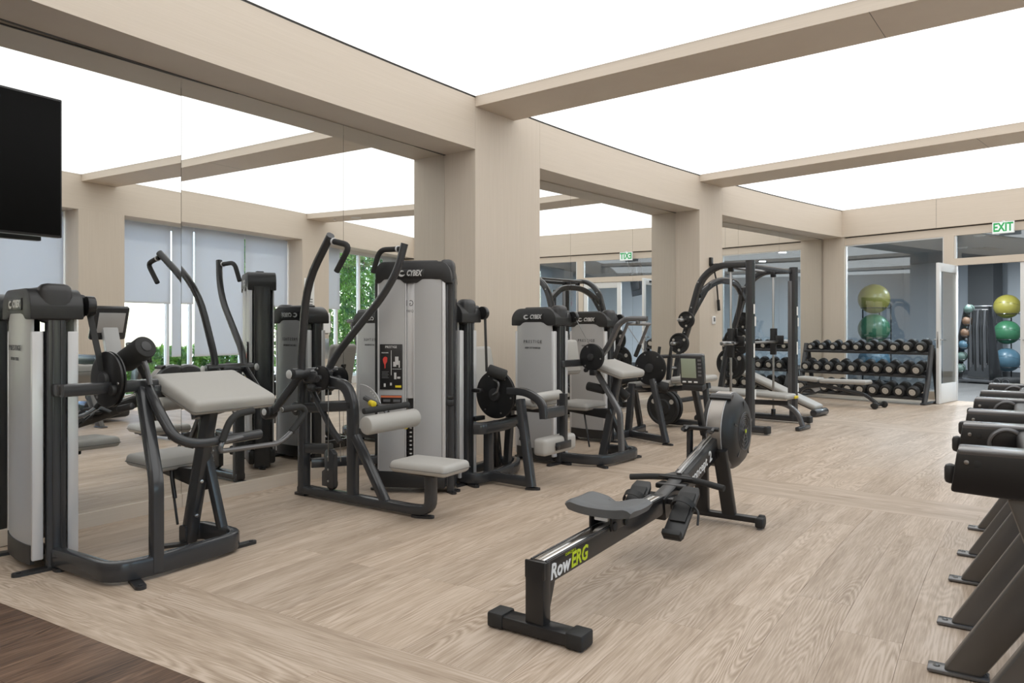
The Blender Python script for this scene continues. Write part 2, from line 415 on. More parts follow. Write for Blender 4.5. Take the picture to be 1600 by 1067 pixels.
# window wall (seen in the mirrors) ---------------------------------
wr = struct('wall_right', 'veneer_across', arcbox(S_A, S_Z + .1, OD, GD + .15, ZB, ZT + .05))
for a, b_ in ((-5.6, -4.5), (-.05, .75), (4.5, 5.4)):
    part('pillar', 'veneer', wr, arcbox(a, b_, OD, GD + .15, 0, ZB + .002))
part('sill', 'white_paint', wr, arcbox(S_A, S_Z, GD - .02, GD + .14, 0, .10))
def window(num, s0, s1, nb, d, shades, lab):
    o = struct('window_%d' % num, 'white_paint', arcbox(s0, s1, d, d + .06, .10, .16), arcbox(s0, s1, d, d + .06, ZB - .07, ZB))
    for i in range(nb + 1):
        s = s0 + (s1 - s0) * i / nb; part('mullion', 'white_paint', o, arcbox(s - .03, s + .03, d - .005, d + .065, .10, ZB, 1))
    for i in range(nb):
        a = s0 + (s1 - s0) * i / nb + .03; b_ = s0 + (s1 - s0) * (i + 1) / nb - .03
        part('pane', 'glass', o, arcbox(a, b_, d + .025, d + .033, .16, ZB - .07, 1))
        if shades[i] is not None:
            t = part('roller_shade', None, None, arcbox(a - .02, b_ + .01, d - .09, d - .088, shades[i], ZB - .02, 1))
            t.data.materials.append(M['shade_cloth'])
            part('hem_bar', 'shroud_trim', t, arcbox(a - .02, b_ + .01, d - .094, d - .084, shades[i] - .02, shades[i] + .005, 1))
            tag(t, lab % ('first', 'second', 'third', 'fourth')[i], 'blind', 'pale grey roller shades of the window wall')
window(1, -4.5, -.05, 4, GD, (1.62, 1.62, 1.62, 1.62), 'pale grey roller shade behind the treadmills, %s counted from the camera end')
window(2, .75, 4.5, 3, GD, (1.62, .75, 1.62), 'pale grey roller shade in the mirrored window bay, %s counted from the treadmills')
window(3, 5.4, S_Z, 4, GD, (1.62, None, None, 1.62), 'pale grey roller shade of the mirrored far window, %s pane')
window(4, S_A, -5.6, 3, GD, (1.62, 1.62, 1.62), 'pale grey roller shade behind the camera, %s pane')
wf = struct('wall_front', 'veneer', arcbox(S_A - .2, S_A, -.6, GD + .3, 0, 3.6, 1))

# back wall: header, glass screen, double door -----------------------
def bw(s0, s1, d0, d1, z0, z1): return arcbox(s0, s1, d0, d1, z0, z1, 1)
wb = struct('wall_back', 'veneer_across', bw(S_Z, S_Z + .18, -.41, GD + .15, ZB, ZT + .05))
part('header_joint', 'reveal', wb, bw(S_Z - .001, S_Z, 1.62, 1.624, ZB, ZT))
part('jamb', 'veneer', wb, bw(S_Z + .03, S_Z + .15, -.41, .03, 0, ZB))
part('frame_head', 'veneer_across', wb, bw(S_Z + .05, S_Z + .13, .03, GD, 2.74, 2.872))
part('shadow_gap', 'reveal', wb, bw(S_Z + .07, S_Z + .12, .03, GD, 2.872, ZB))
part('mullion', 'veneer', wb, bw(S_Z + .04, S_Z + .14, 1.72, 1.88, 0, 2.745))
part('transom', 'veneer_across', wb, bw(S_Z + .04, S_Z + .14, 1.88, 3.75, 2.245, 2.36))
part('mullion', 'veneer', wb, bw(S_Z + .04, S_Z + .14, 3.75, 3.9, 0, 2.745))
part('base_rail', 'veneer_across', wb, bw(S_Z + .05, S_Z + .13, .03, 1.72, 0, .12), bw(S_Z + .05, S_Z + .13, 3.9, GD, 0, .12))
w5 = struct('window_5', 'white_paint', bw(S_Z + .06, S_Z + .10, .03, .05, .12, 2.74), bw(S_Z + .06, S_Z + .10, 1.70, 1.72, .12, 2.74),
            bw(S_Z + .06, S_Z + .10, .05, 1.70, .12, .14), bw(S_Z + .06, S_Z + .10, .05, 1.70, 2.72, 2.74))
part('pane', 'tinted_glass', w5, bw(S_Z + .075, S_Z + .085, .05, 1.70, .14, 2.72))
w6 = struct('window_6', 'white_paint', bw(S_Z + .06, S_Z + .10, 1.88, 1.91, 2.36, 2.74), bw(S_Z + .06, S_Z + .10, 3.72, 3.75, 2.36, 2.74))
part('pane', 'tinted_glass', w6, bw(S_Z + .075, S_Z + .085, 1.91, 3.72, 2.36, 2.74))
w7 = struct('window_7', 'white_paint', bw(S_Z + .06, S_Z + .10, 3.9, 3.93, .12, 2.74), bw(S_Z + .06, S_Z + .10, GD - .03, GD, .12, 2.74))
part('pane', 'tinted_glass', w7, bw(S_Z + .075, S_Z + .085, 3.93, GD - .03, .12, 2.74))
def door(num, org, ang, wid):
    """leaf in its own frame: x from the hinge, y thickness"""
    o = bpy.data.objects.new('door_%d' % num, None); COL.objects.link(o); o['kind'] = 'structure'
    o.location = org; o.rotation_euler = (0, 0, ang)
    h = 2.235
    part('stile', 'white_paint', o, rbox((.05, 0, h / 2 + .006), (.1, .045, h), .003)); part('stile', 'white_paint', o, rbox((wid - .05, 0, h / 2 + .006), (.1, .045, h), .003))
    part('bottom_rail', 'white_paint', o, rbox((wid / 2, 0, .16), (wid - .2, .045, .308), .003)); part('top_rail', 'white_paint', o, rbox((wid / 2, 0, h - .06), (wid - .2, .045, .13), .003))
    part('pane', 'glass', o, rbox((wid / 2, 0, (.314 + h - .125) / 2), (wid - .2, .01, h - .125 - .314), 0))
    part('lock_plate', 'steel', o, rbox((wid + .001, 0, 1.02), (.004, .024, .26), .001))
    for y in (-1, 1):
        part('handle', 'steel', o, cyl((wid - .05, y * .022, 1.02), (wid - .05, y * .065, 1.02), .011), cyl((wid - .05, y * .06, 1.02), (wid - .17, y * .06, 1.02), .010))
    part('closer', 'satin_black', o, rbox((wid * .45, -.04, h - .05), (.5, .03, .03), .006))
    return o
pd = W(S_Z + .09, 1.905); door(1, pd, rotz(S_Z) + math.pi + R_(3), .9)
pd = W(S_Z + .09, 3.745); door(2, pd, rotz(S_Z) + math.pi / 2, .93)
ex = thing('exit_sign', 'illuminated white sign with green EXIT lettering under the back header', 'sign', S_Z - .09, 2.63, 0)
part('housing', 'white_mark', ex, rbox((0, 0, 2.785), (.03, .30, .185), .004)); part('face', 'exit_face', ex, rbox((-.016, 0, 2.785), (.003, .285, .17), .001))
text('EXIT', .185, 'exit_green', ex, (-.019, 0, 2.785), (0, -1, 0), (0, 0, 1), bold=.006, sx=.72)
part('mount', 'white_mark', ex, cyl((.0, 0, 2.87), (0, 0, ZB), .02)); part('mount', 'white_mark', ex, rbox((.05, 0, 2.83), (.1, .06, .05), .003))

# room behind the glass ---------------------------------------------
BR = 17.0
fb = struct('floor_3', 'screed', arcbox(S_Z + .12, BR, -3.2, GD + .15, -.06, -.012))
def boards2():
    d = -3.2
    while d < GD:
        s = S_Z + .06 - random.random()
        while s < BR:
            e = min(BR, s + 1.83); board('plank', fb, 'grey_oak', max(s, S_Z + .06), e, d, d + PW); s = e
        d += PW
boards2()
struct('wall_back_2', 'cool_wall', bw(BR, BR + .1, -3.3, GD + .3, 0, 3.2))
bl2 = struct('wall_left_2', 'cool_wall', arcbox(S_Z + .18, BR, -3.3, -3.2, 0, 3.2), bw(S_Z + .15, S_Z + .2, -3.2, -.41, 0, 3.2))
struct('wall_right_2', 'cool_wall', arcbox(S_Z + .18, BR, GD + .05, GD + .15, 0, 3.2))
struct('baseboard_back', 'dark_wall', bw(BR - .02, BR, -3.2, GD, 0, .12))
c2 = struct('ceiling_2', 'back_ceiling', arcbox(S_Z + .12, BR + .1, -3.3, GD + .2, 2.98, 3.05))
part('column', 'dark_wall', bl2, bw(16.2, 16.6, -.95, -.35, 0, 2.98))
part('column', 'dark_wall', bl2, bw(16.5, 16.95, 1.3, 1.9, 0, 2.98))
for i, (s, d) in enumerate(((10.8, .7), (10.8, 3.2), (12.6, 1.4), (14.6, .2), (14.6, 2.6))):
    for k in range(3): part('vent_slot', 'satin_black', c2, bw(s - .4 , s + .4, d + .12 * k, d + .12 * k + .05, 2.975, 2.981))
    f = part('added_fitting', 'white_paint', c2, cyl(W(s - .8, d, 2.985), W(s - .8, d, 2.965), .1, .004))  # invented disc fitting, added to go with the fill lamp below it
    ld = bpy.data.lights.new('fill_light', 'AREA'); ld.shape = 'DISK'; ld.size = .16; ld.energy = 72; ld.color = (.86, .94, 1)  # added fill lamp, put in to brighten the room behind the glass
    lo = bpy.data.objects.new('fill_light', ld); COL.objects.link(lo); lo.location = W(s - .8, d, 2.95)

# garden outside the windows -----------------------------------------
gr = struct('ground', 'paving', arcbox(S_A - 12, 30, GD + .15, 26, -.12, -.02, 30))
def hedge(name, label, s0, s1, d, h, n, seed):
    rnd = random.Random(seed); vs = []; fs = []
    root = bpy.data.objects.new(name, None); COL.objects.link(root); root.location = W((s0 + s1) / 2, d, -.02); tag(root, label, 'hedge', 'garden hedges outside the windows')
    inv = Matrix.Translation(-root.location)
    for i in range(n):
        s = rnd.uniform(s0, s1); zz = rnd.random() ** .8 * h; dd = d + rnd.gauss(0, .28) * (1.2 - .5 * zz / h) + .25 * math.sin(s * 2.3)
        p = W(s, dd, max(.02, zz)) - root.location
        a = V((rnd.gauss(0, 1), rnd.gauss(0, 1), rnd.gauss(0, .6))).normalized(); b2 = a.orthogonal().normalized(); c_ = a.cross(b2)
        L_ = rnd.uniform(.05, .11); k = len(vs); t = rnd.random() * 6.28
        e1 = (b2 * math.cos(t) + c_ * math.sin(t)) * L_; e2 = (c_ * math.cos(t) - b2 * math.sin(t)) * L_ * .42
        vs += [p - e1, p + e2 + a * .01, p + e1, p - e2 + a * .01]; fs.append([k, k + 1, k + 2, k + 3])
    me = bpy.data.meshes.new('foliage'); me.from_pydata([tuple(v) for v in vs], [], fs); me.materials.append(M['leaf'])
    o = link('foliage', me, root); o['kind'] = 'stuff'
    s = s0 + .3
    while s < s1:
        q = W(s, d) - root.location; part('stem', 'bark', root, tube([q, q + V((.06, .04, h * .4)), q + V((-.03, .05, h * .85))], .022, .1, 6)); s += 1.1
hedge('hedge', 'tall green hedge outside the far window seen in the mirror', 5.0, 16, 8.4, 3.6, 16000, 1)
hedge('hedge', 'low clipped green hedge outside the shaded windows', -9, 4.6, 7.9, .85, 9000, 2)

# ------------------------------------------------------------------ STRENGTH MACHINES
# local frame of every machine: x along the wall (away), y towards the wall, z up
def logo(parent, org, size, xd=(0, -1, 0), ud=(0, 0, 1), mt='silver_mark'):
    """swoosh ring followed by the maker's word, as on the cap of each tower"""
    x = V(xd); u = V(ud); o = V(org); n_ = x.cross(u)
    text('CYBEX', size, mt, parent, o + x * size * .42, xd, ud, shear=.28, bold=.0022, sx=.82)
    c = o - x * size * 1.62; pts = []
    for k in range(15):
        a = R_(50 + 285 * k / 14); pts.append(c + x * math.cos(a) * size * .52 + u * (math.sin(a) * size * .30))
    vs = []; fs = []
    for k, p in enumerate(pts):
        wd = size * (.04 + .13 * math.sin(math.pi * k / 14)); dr = (p - c).normalized()
        vs += [p - dr * wd, p + dr * wd]
    for k in range(14): fs.append([2 * k, 2 * k + 1, 2 * k + 3, 2 * k + 2])
    part('emblem', mt, parent, (vs, fs))
def foot(parent, x, y, ang, L=.13, wd=.05):
    c, s_ = math.cos(ang), math.sin(ang); poly = []
    for k in range(9):
        a = -math.pi / 2 + math.pi * k / 8; poly.append((L - wd / 2 + wd / 2 * math.cos(a), wd / 2 * math.sin(a)))
    poly += [(-.03, wd / 2), (-.03, -wd / 2)]
    P3 = [(x + px * c - py * s_, y + px * s_ + py * c, 0) for px, py in poly]
    return part('foot', 'black_plastic', parent, prism(P3, (0, 0, .016)), cyl((x + (L - .03) * c, y + (L - .03) * s_, .016), (x + (L - .03) * c, y + (L - .03) * s_, .021), .012, .002, 12))
def tower(root, x0, yf, line2, h=1.41, dp=.50, th=.20, texts=True, pulley=None, turn=0):
    """weight tower: dark columns front and rear, silver shrouds either side, black cap; yf: front (room side)"""
    yb = yf + dp; zc = h - .155; i0 = len(REC)
    part('column', 'frame', root, rtube([(x0, yf + .03, .012), (x0, yf + .03, zc + .05)], .085, .06, 0, up=(0, 1, 0), r=.012),
         rbox((x0 - .018, yf - .002, .64), (.006, .006, 1.2), .001), rbox((x0 + .018, yf - .002, .64), (.006, .006, 1.2), .001))
    part('column', 'frame', root, rtube([(x0, yb - .03, .012), (x0, yb - .03, zc + .05)], .085, .06, 0, up=(0, 1, 0), r=.012))
    for sg in (-1, 1):
        out = []; inn = []
        for k in range(11):
            t = k / 10; y = yf + .045 + (dp - .09) * t; bx = th / 2 + .022 * math.sin(math.pi * t) ** .7
            out.append((x0 + sg * bx, y, .125)); inn.append((x0 + sg * (bx - .012), y, .125))
        part('shroud', 'shroud', root, prism(out + inn[::-1], (0, 0, zc - .105)))
        part('edge_trim', 'shroud_trim', root, rbox((x0 + sg * (th / 2 - .022), yf + .036, .62), (.05, .026, zc - .125), .006))
        part('edge_trim', 'shroud_trim', root, rbox((x0 + sg * (th / 2 - .022), yb - .036, .62), (.05, .026, zc - .125), .006))
        sk = [(a[0] + sg * .006, a[1], .035) for a in out] + [(a[0], a[1], .035) for a in inn[::-1]]
        part('skirt', 'black_plastic', root, prism(sk, (0, 0, .095)))
    # cap: rounded shoulders, a raised middle hood
    prof = []
    for cy, a0, a1 in ((yb - .10, 90 - 75, 90), (yf + .10, 90, 165)):
        for k in range(7):
            a = R_(a0 + (a1 - a0) * k / 6); prof.append((cy + .115 * math.cos(a), h - .125 + .115 * math.sin(a)))
    prof = [(yb + .012, zc - .01)] + prof + [(yf - .012, zc - .01), (yf + .09, zc - .01), (yf + .13, zc + .012), (yb - .13, zc + .012), (yb - .09, zc - .01)]
    cap = part('cap', 'black_plastic', root, prism([(x0 - th / 2 - .018, y, z) for y, z in prof], (th + .036, 0, 0), .008))
    part('hood', 'dark_cap', cap, rbox((x0, yf + .045, h - .085), (.15, .11, .20), .04, seg=3), rbox((x0, (yf + yb) / 2 + .04, h - .012), (.07, dp - .24, .03), .01))
    part('badge_plate', 'satin_black', cap, rbox((x0 - th / 2 - .02, (yf + yb) / 2, h - .088), (.006, .24, .06), .002))
    logo(cap, (x0 - th / 2 - .0245, (yf + yb) / 2 - .012, h - .088), .052)
    if texts:
        xx = x0 - th / 2 - .0225
        text('PRESTIGE', .040, 'grey_mark', root, (xx, (yf + yb) / 2, h - .31), (0, -1, 0), (0, 0, 1), space=1.35)
        text(line2, .022, 'grey_mark', root, (xx, (yf + yb) / 2, h - .365), (0, -1, 0), (0, 0, 1), space=1.1, bold=.0006)
    if pulley:
        px, py, pz = pulley
        part('pulley_bracket', 'black_plastic', root, rbox((px - .03, py + .02, pz), (.10, .07, .12), .02, seg=3))
        part('pulley', 'satin_black', root, cyl((px + .005, py - .035, pz), (px + .045, py - .035, pz), .052, .006))
    for y, a in ((yf, -math.pi / 2), (yb, math.pi / 2)):
        foot(root, x0, y, a, .07)
    foot(root, x0 - .02, yf + .02, math.pi, .17); foot(root, x0 - .02, yb - .03, math.pi, .17)
    part('floor_bar', 'frame', root, rbox((x0, (yf + yb) / 2, .04), (.06, dp - .05, .045), .008))
    if turn: turn_parts(i0, Matrix.Translation((x0, yf, 0)) @ Matrix.Rotation(R_(-turn), 4, 'Z') @ Matrix.Translation((-x0, -yf, 0)))
def cushion(parent, c, sz, rot=(0, 0, 0), r=.03, name='pad', seam=True):
    o = part(name, 'pad', parent, rbox(c, sz, r, rot, 4))
    if seam:
        from mathutils import Euler
        m_ = Matrix.Translation(V(c)) @ Euler(rot).to_matrix().to_4x4()
        x, y, z = sz[0] / 2 + .0008, sz[1] / 2 + .0008, -sz[2] / 2 + r * .9
        q = r * .5
        pts = [m_ @ V(p) for p in ((-x + q, -y, z), (x - q, -y, z), (x, -y + q, z), (x, y - q, z), (x - q, y, z), (-x + q, y, z), (-x, y - q, z), (-x, -y + q, z))]
        part('piping', 'piping', o, sweep(pts, circ(.0022, 6), closed=True))
    return o
def cam_disc(parent, c, ax, r, th=.03, bolts=6, name='cam_disc'):
    c = V(c); ax = V(ax).normalized()
    o = part(name, 'satin_black', parent, lathe([(r - .012, -th / 2), (r, -th / 2 + .004), (r, -.006), (r - .008, -.004), (r - .008, .004), (r, .006), (r, th / 2 - .004), (r - .012, th / 2)], c, ax, 40))
    u = ax.orthogonal().normalized(); v = ax.cross(u)
    part('hub', 'dark_cap', o, cyl(c - ax * (th / 2 + .02), c + ax * (th / 2 + .02), r * .26, .004))
    for k in range(bolts):
        a = 2 * math.pi * k / bolts + .4; p = c + (u * math.cos(a) + v * math.sin(a)) * r * .82
        part('bolt', 'steel', o, cyl(p - ax * (th / 2 + .004), p + ax * (th / 2 + .004), .008, .002, 8))
    return o
def foam_roll(parent, p, q, r, name='roller_pad', mt='foam', capm='dark_cap'):
    o = part(name, mt, parent, cyl(p, q, r, .012, 24)); p, q = V(p), V(q); a = (q - p).normalized()
    part('end_cap', capm, o, cyl(p - a * .004, p, r * .45, .001, 16), cyl(q, q + a * .004, r * .45, .001, 16))
    return o

# ---- biceps curl, nearest on the left --------------------------------
t = thing('biceps_curl_machine', 'biceps curl machine at the left edge with its tower seen side-on', 'gym machine', -3.75, .25)
tower(t, -.03, 0, 'BICEPS CURL', pulley=(.10, .06, 1.315), turn=11)
part('strap', 'rubber', t, sweep([V((.135, .02, 1.30)), V((.165, -.05, .98))], [(-.002, -.016), (.002, -.016), (.002, .016), (-.002, .016)], up=(1, 0, 0)))
part('boom', 'frame', t, rtube([(-.06, -.10, .895), (.43, -.10, .895)], .05, .062, 0, up=(0, 0, 1)), rbox((-.03, -.05, .895), (.06, .1, .06), .008))
cam_disc(t, (.19, -.065, .935), (1, 0, 0), .145, .035, 3)
part('adjuster_knob', 'black_plastic', t, cyl((.15, -.15, .885), (.19, -.15, .885), .026), cyl((.21, -.12, .78), (.24, -.20, .80), .018))
ra = part('roller_arm', 'frame_light', t, tube([(.36, -.16, .90), (.35, -.14, 1.0), (.34, -.11, 1.06)], .014, .03))
foam_roll(t, (.33, .02, 1.02), (.34, -.155, 1.105), .062)
part('base_frame', 'frame', t, rtube([(-.03, .01, .062), (-.03, -.49, .062), (.16, -.53, .062), (.66, -.53, .062), (.66, -.17, .062), (.54, -.17, .062)], .055, .095, .13))
part('front_leg', 'frame', t, rtube([(.16, -.53, .03), (.16, -.53, .46), (.34, -.12, .87)], .06, .052, .06, up=(0, 1, 0)))
part('seat_post', 'frame', t, rtube([(.58, -.17, .02), (.60, -.25, .45), (.62, -.30, .74)], .06, .085, .2, up=(0, 1, 0)))
part('brace', 'frame', t, rtube([(.66, -.36, .08), (.625, -.265, .50)], .05, .05, 0, up=(0, 1, 0)))
part('gas_strut', 'satin_black', t, cyl((.56, -.10, .10), (.58, .0, .40), .007), cyl((.57, -.06, .24), (.585, .01, .44), .012))
part('seat_bracket', 'satin_black', t, prism([(.60, -.26, .30), (.60, .12, .36), (.60, .12, .40), (.60, -.26, .42)], (.06, 0, 0), .006))
cushion(t, (.66, .12, .435), (.36, .34, .07), (R_(2), 0, 0), .03, 'seat_pad')
cushion(t, (.70, -.235, .845), (.54, .42, .085), (R_(20), 0, 0), .03, 'arm_pad')
part('pad_bracket', 'frame', t, rtube([(.62, -.30, .72), (.62, -.28, .79)], .12, .2, 0), rbox((.43, -.12, .86), (.08, .06, .07), .01))
part('curl_arm', 'frame', t, tube([(.38, -.10, .895), (.31, -.30, .79), (.32, -.43, .64), (.42, -.47, .60), (.82, -.47, .605)], .026, .13, 14))
part('curl_bar', 'frame_light', t, tube([(.78, -.47, .61), (.55, -.50, .60), (.535, -.50, .55), (.934, -.50, .54), (1.03, -.50, .60), (1.06, -.50, .63)], .014, .05, 10))
part('grip', 'foam', t, tube([(.55, -.50, .60), (.61, -.50, .735), (.75, -.50, .745)], .019, .07, 12))
gp = part('grip', 'foam', t, tube([(1.02, -.50, .595), (1.13, -.50, .70), (1.10, -.50, .735), (.953, -.50, .731)], .019, .05, 12))
part('grip_cap', 'steel', gp, cyl((.953, -.5, .731), (.946, -.5, .731), .015, .001, 12))
for x, y, a in ((.06, -.52, -1.9), (.66, -.46, -.1), (.54, -.17, 2.6)): foot(t, x, y, a)
part('bolt', 'steel', t, cyl((.585, -.272, .36), (.58, -.29, .36), .010, .002, 8)); part('bolt', 'steel', t, cyl((.575, -.24, .17), (.57, -.262, .17), .010, .002, 8))

# ---- lat pulldown with two curved overhead arms ----------------------
t = thing('pulldown_machine', 'pulldown machine with two curved overhead arms, low seat and tall silver tower', 'gym machine', -2.0, 0)
part('floor_rail', 'frame', t, rtube([(0, .01, .045), (0, -1.08, .045), (0, -1.215, .06), (0, -1.215, .30)], .075, .06, .17, up=(0, 0, 1)))
part('rear_post', 'frame', t, rtube([(0, -.02, .02), (0, -.02, .84)], .075, .07, 0, up=(0, 1, 0)))
part('front_post', 'frame', t, rtube([(0, -.52, .03), (0, -.52, .68), (0, -.46, .81), (0, -.20, .845), (0, -.02, .83)], .06, .075, .10, up=(0, 1, 0)))
part('brace', 'frame', t, rtube([(0, -.545, .47), (0, -.83, .05)], .065, .05, 0, up=(0, 1, 0)))
part('cross_bar', 'frame', t, rtube([(0, -.02, .63), (0, -.52, .675)], .06, .075, 0))
part('lower_bar', 'frame', t, rtube([(.0, -.02, .34), (.0, -.30, .36)], .05, .07, 0), rtube([(0, -.10, .24), (.40, -.40, .24)], .05, .07, 0))
cushion(t, (.03, -1.18, .33), (.29, .44, .075), (0, 0, R_(4)), .034, 'seat_pad')
part('seat_plate', 'satin_black', t, rbox((.01, -1.20, .288), (.18, .22, .012), .003))
o = part('thigh_pad', 'pad', t, cyl((-.16, -.80, .575), (.30, -.82, .585), .062, .018, 28))
part('roll_bar', 'foam', t, cyl((-.15, -.775, .665), (.26, -.79, .675), .021, .008, 16))
part('thigh_arm', 'frame_light', t, tube([(.10, -.53, .72), (.10, -.72, .66), (.08, -.79, .60)], .017, .06))
sp = part('selector_plate', 'shroud', t, prism([(.12, -.46 - .21 * math.sin(R_(a)), .63 + .18 * math.cos(R_(a))) for a in range(0, 95, 9)] + [(.12, -.46, .62)], (.008, 0, 0)))
for k in range(7):
    a = R_(35 + 8 * k); part('pin_hole', 'white_mark', sp, cyl((.1195, -.46 - .19 * math.sin(a), .63 + .165 * math.cos(a)), (.1186, -.46 - .19 * math.sin(a), .63 + .165 * math.cos(a)), .0045, .0005, 8))
part('pull_knob', 'yellow', t, cyl((.085, -.60, .69), (.06, -.66, .685), .021, .006, 16)); part('pull_knob', 'yellow', t, cyl((.24, -.75, .53), (.23, -.80, .525), .018, .005, 14))
hz = part('pivot_housing', 'frame', t, rbox((0, -.17, .86), (.17, .16, .10), .03, seg=3), cyl((-.20, -.14, .885), (.20, -.14, .885), .038))
cam_disc(t, (-.06, -.27, .855), (1, 0, 0), .085, .02, 1, 'pulley_cam'); cam_disc(t, (.09, -.30, .85), (1, 0, 0), .075, .02, 1, 'pulley_cam')
part('adjuster_handle', 'black_plastic', t, cyl((-.09, -.18, .79), (-.09, -.24, .785), .026, .01, 14), cyl((-.09, -.22, .785), (.02, -.46, .79), .010))
part('pull_arm', 'frame', t, tube([(-.12, -.14, .88), (-.13, -.15, 1.0), (-.19, -.27, 1.50), (-.27, -.60, 1.80)], .027, .28, 14))
part('pull_arm', 'frame', t, tube([(.12, -.127, .88), (.15, -.20, 1.02), (.22, -.58, 1.42), (.255, -.69, 1.60), (.28, -.735, 1.79)], .027, .20, 14))
for pts in ([(-.27, -.60, 1.765), (-.265, -.775, 1.725), (-.26, -.645, 1.565)], [(.28, -.70, 1.755), (.275, -.50, 1.76), (.28, -.43, 1.60)]):
    g_ = part('grip', 'foam', t, tube(pts, .019, .06, 12)); q0 = V(pts[0]); q1 = V(pts[1]); dq = (q1 - q0).normalized()
    part('collar', 'shroud_trim', g_, cyl(q0 + dq * .022, q0 + dq * .034, .024, .002, 14))
for x in (-.12, .13):
    part('lever', 'frame', t, rtube([(x, -.16, .91), (x * 1.1, .13, .62)], .035, .055, 0))
    c_ = part('counterweight', 'satin_black', t, cyl((x * 1.1 - .04, .20, .60), (x * 1.1 + .04, .20, .60), .055, .01, 24))
    part('hub_cap', 'silver_mark', c_, cyl((x * 1.1 - .046, .20, .60), (x * 1.1 - .04, .20, .60), .024, .002, 16))
    part('pivot_cap', 'silver_mark', t, cyl((x * 1.9 - .004, -.14, .885), (x * 1.9, -.14, .885), .03, .002, 16))
    part('link', 'frame', t, rbox((x * 1.1, .17, .61), (.03, .09, .05), .008))
for x, y0, y1 in ((-.04, -.32, -.32), (.0, -.38, -.40), (.03, -.43, -.43)):
    part('cable', 'steel', t, cyl((x, y0, .80), (x, y1, .28), .003, .0005, 6))
pb = part('pulley_block', 'frame', t, prism([(-.03, -.36, .10), (-.03, -.24, .10), (-.03, -.24, .20), (-.03, -.27, .22), (-.03, -.26, .33), (-.03, -.29, .36), (-.03, -.33, .36), (-.03, -.36, .33)], (.04, 0, 0), .004))
for z in (.14, .22, .31): part('bolt', 'steel', pb, cyl((-.036, -.31, z), (-.03, -.31, z), .008, .002, 8))
part('pulley', 'satin_black', t, cyl((-.015, -.31, .12), (.02, -.31, .12), .045, .005))
part('panel_arm', 'frame', t, rtube([(-.02, -.10, .80), (-.02, -.33, .50), (-.02, -.42, .42)], .04, .03, .1))
for x, y, a in ((0, -.02, math.pi / 2), (.0, -1.13, -1.2), (.0, -1.10, 0.)): foot(t, x, y, a, .09)
# tall tower: user side faces -x with the weight slot, exercise placard and logo
H = 1.685; i0 = len(REC)
part('column', 'frame', t, rtube([(.62, -.945, .015), (.62, -.945, 1.56)], .16, .075, 0, up=(0, 1, 0), r=.02), rbox((.545, -.915, .80), (.03, .03, 1.5), .008))
part('column', 'frame', t, rtube([(.62, -.215, .015), (.62, -.215, 1.56)], .16, .06, 0, up=(0, 1, 0), r=.02))
for nm, y0, y1 in (('shroud', -.245, -.505), ('shroud', -.60, -.872)):
    f_ = [(.50, y0 + (y1 - y0) * k / 8, .16) for k in range(9)]
    f_ = [(x - .012 * math.sin(math.pi * k / 8), y, z) for k, (x, y, z) in enumerate(f_)]
    part(nm, 'shroud', t, prism(f_ + [(.515, y1, .16), (.515, y0, .16)], (0, 0, 1.40)))
bk = [(.74 + .02 * math.sin(math.pi * k / 10), -.245 - .627 * k / 10, .16) for k in range(11)]
part('shroud', 'shroud', t, prism(bk + [(.727, -.872, .16), (.727, -.245, .16)], (0, 0, 1.40)))
for y in (-.512, -.595): part('slot_trim', 'shroud_trim', t, rbox((.508, y, .86), (.014, .010, 1.40), .002))
part('edge_trim', 'shroud_trim', t, rbox((.515, -.89, .86), (.04, .032, 1.38), .006)); part('edge_trim', 'shroud_trim', t, rbox((.515, -.238, .86), (.03, .016, 1.38), .004))
part('inner_panel', 'shroud_trim', t, rbox((.528, -.553, 1.125), (.006, .085, .87), .001))
ws = None
for k in range(13):
    ws = part('weight', 'satin_black', t, rbox((.60, -.553, .13 + .031 * k), (.12, .20, .028), .003))
    part('number', 'white_mark', ws, rbox((.5395, -.553, .13 + .031 * k), (.001, .022, .010), 0))
part('guide_rod', 'chrome', t, cyl((.60, -.50, .53), (.60, -.50, 1.5), .010)); part('guide_rod', 'chrome', t, cyl((.60, -.606, .53), (.60, -.606, 1.5), .010))
part('selector_stem', 'satin_black', t, rbox((.585, -.585, .69), (.02, .022, .07), .003)); part('selector_pin', 'yellow', t, cyl((.54, -.553, .50), (.50, -.553, .50), .016, .005, 14))
part('skirt', 'black_plastic', t, rbox((.62, -.555, .10), (.26, .70, .12), .02))
part('bottle_holder', 'black_plastic', t, rbox((.555, -.93, .70), (.05, .10, .03), .01), rbox((.548, -.94, .66), (.05, .09, .05), .015), rbox((.535, -.90, .67), (.015, .03, .12), .005))
pr = [(-.215, H - .16)] + [(-.30 + .09 * math.cos(R_(a)), H - .10 + .10 * math.sin(R_(a))) for a in range(10, 91, 16)] + [(-.86 + .105 * math.cos(R_(a)), H - .105 + .105 * math.sin(R_(a))) for a in range(90, 171, 16)]
pr += [(-.975, H - .16), (-.90, H - .155), (-.86, H - .13), (-.68, H - .13), (-.63, H - .155), (-.50, H - .155), (-.46, H - .13), (-.30, H - .13), (-.26, H - .155)]
cap = part('cap', 'black_plastic', t, prism([(.485, y, z) for y, z in pr], (.275, 0, 0), .008))
part('hood', 'dark_cap', cap, rbox((.62, -.90, H - .075), (.17, .15, .19), .05, seg=3), rbox((.62, -.60, H + .0), (.08, .42, .03), .01))
part('badge_plate', 'satin_black', cap, rbox((.484, -.555, H - .088), (.006, .30, .066), .003)); logo(cap, (.4795, -.575, H - .086), .058)
pl = part('placard', 'satin_black', t, rbox((.4845, -.373, .92), (.006, .225, .33), .003), label='black exercise placard with a red muscle diagram')
text('PRESTIGE', .024, 'white_mark', pl, (.4805, -.373, 1.064), (0, -1, 0), (0, 0, 1), space=1.2)
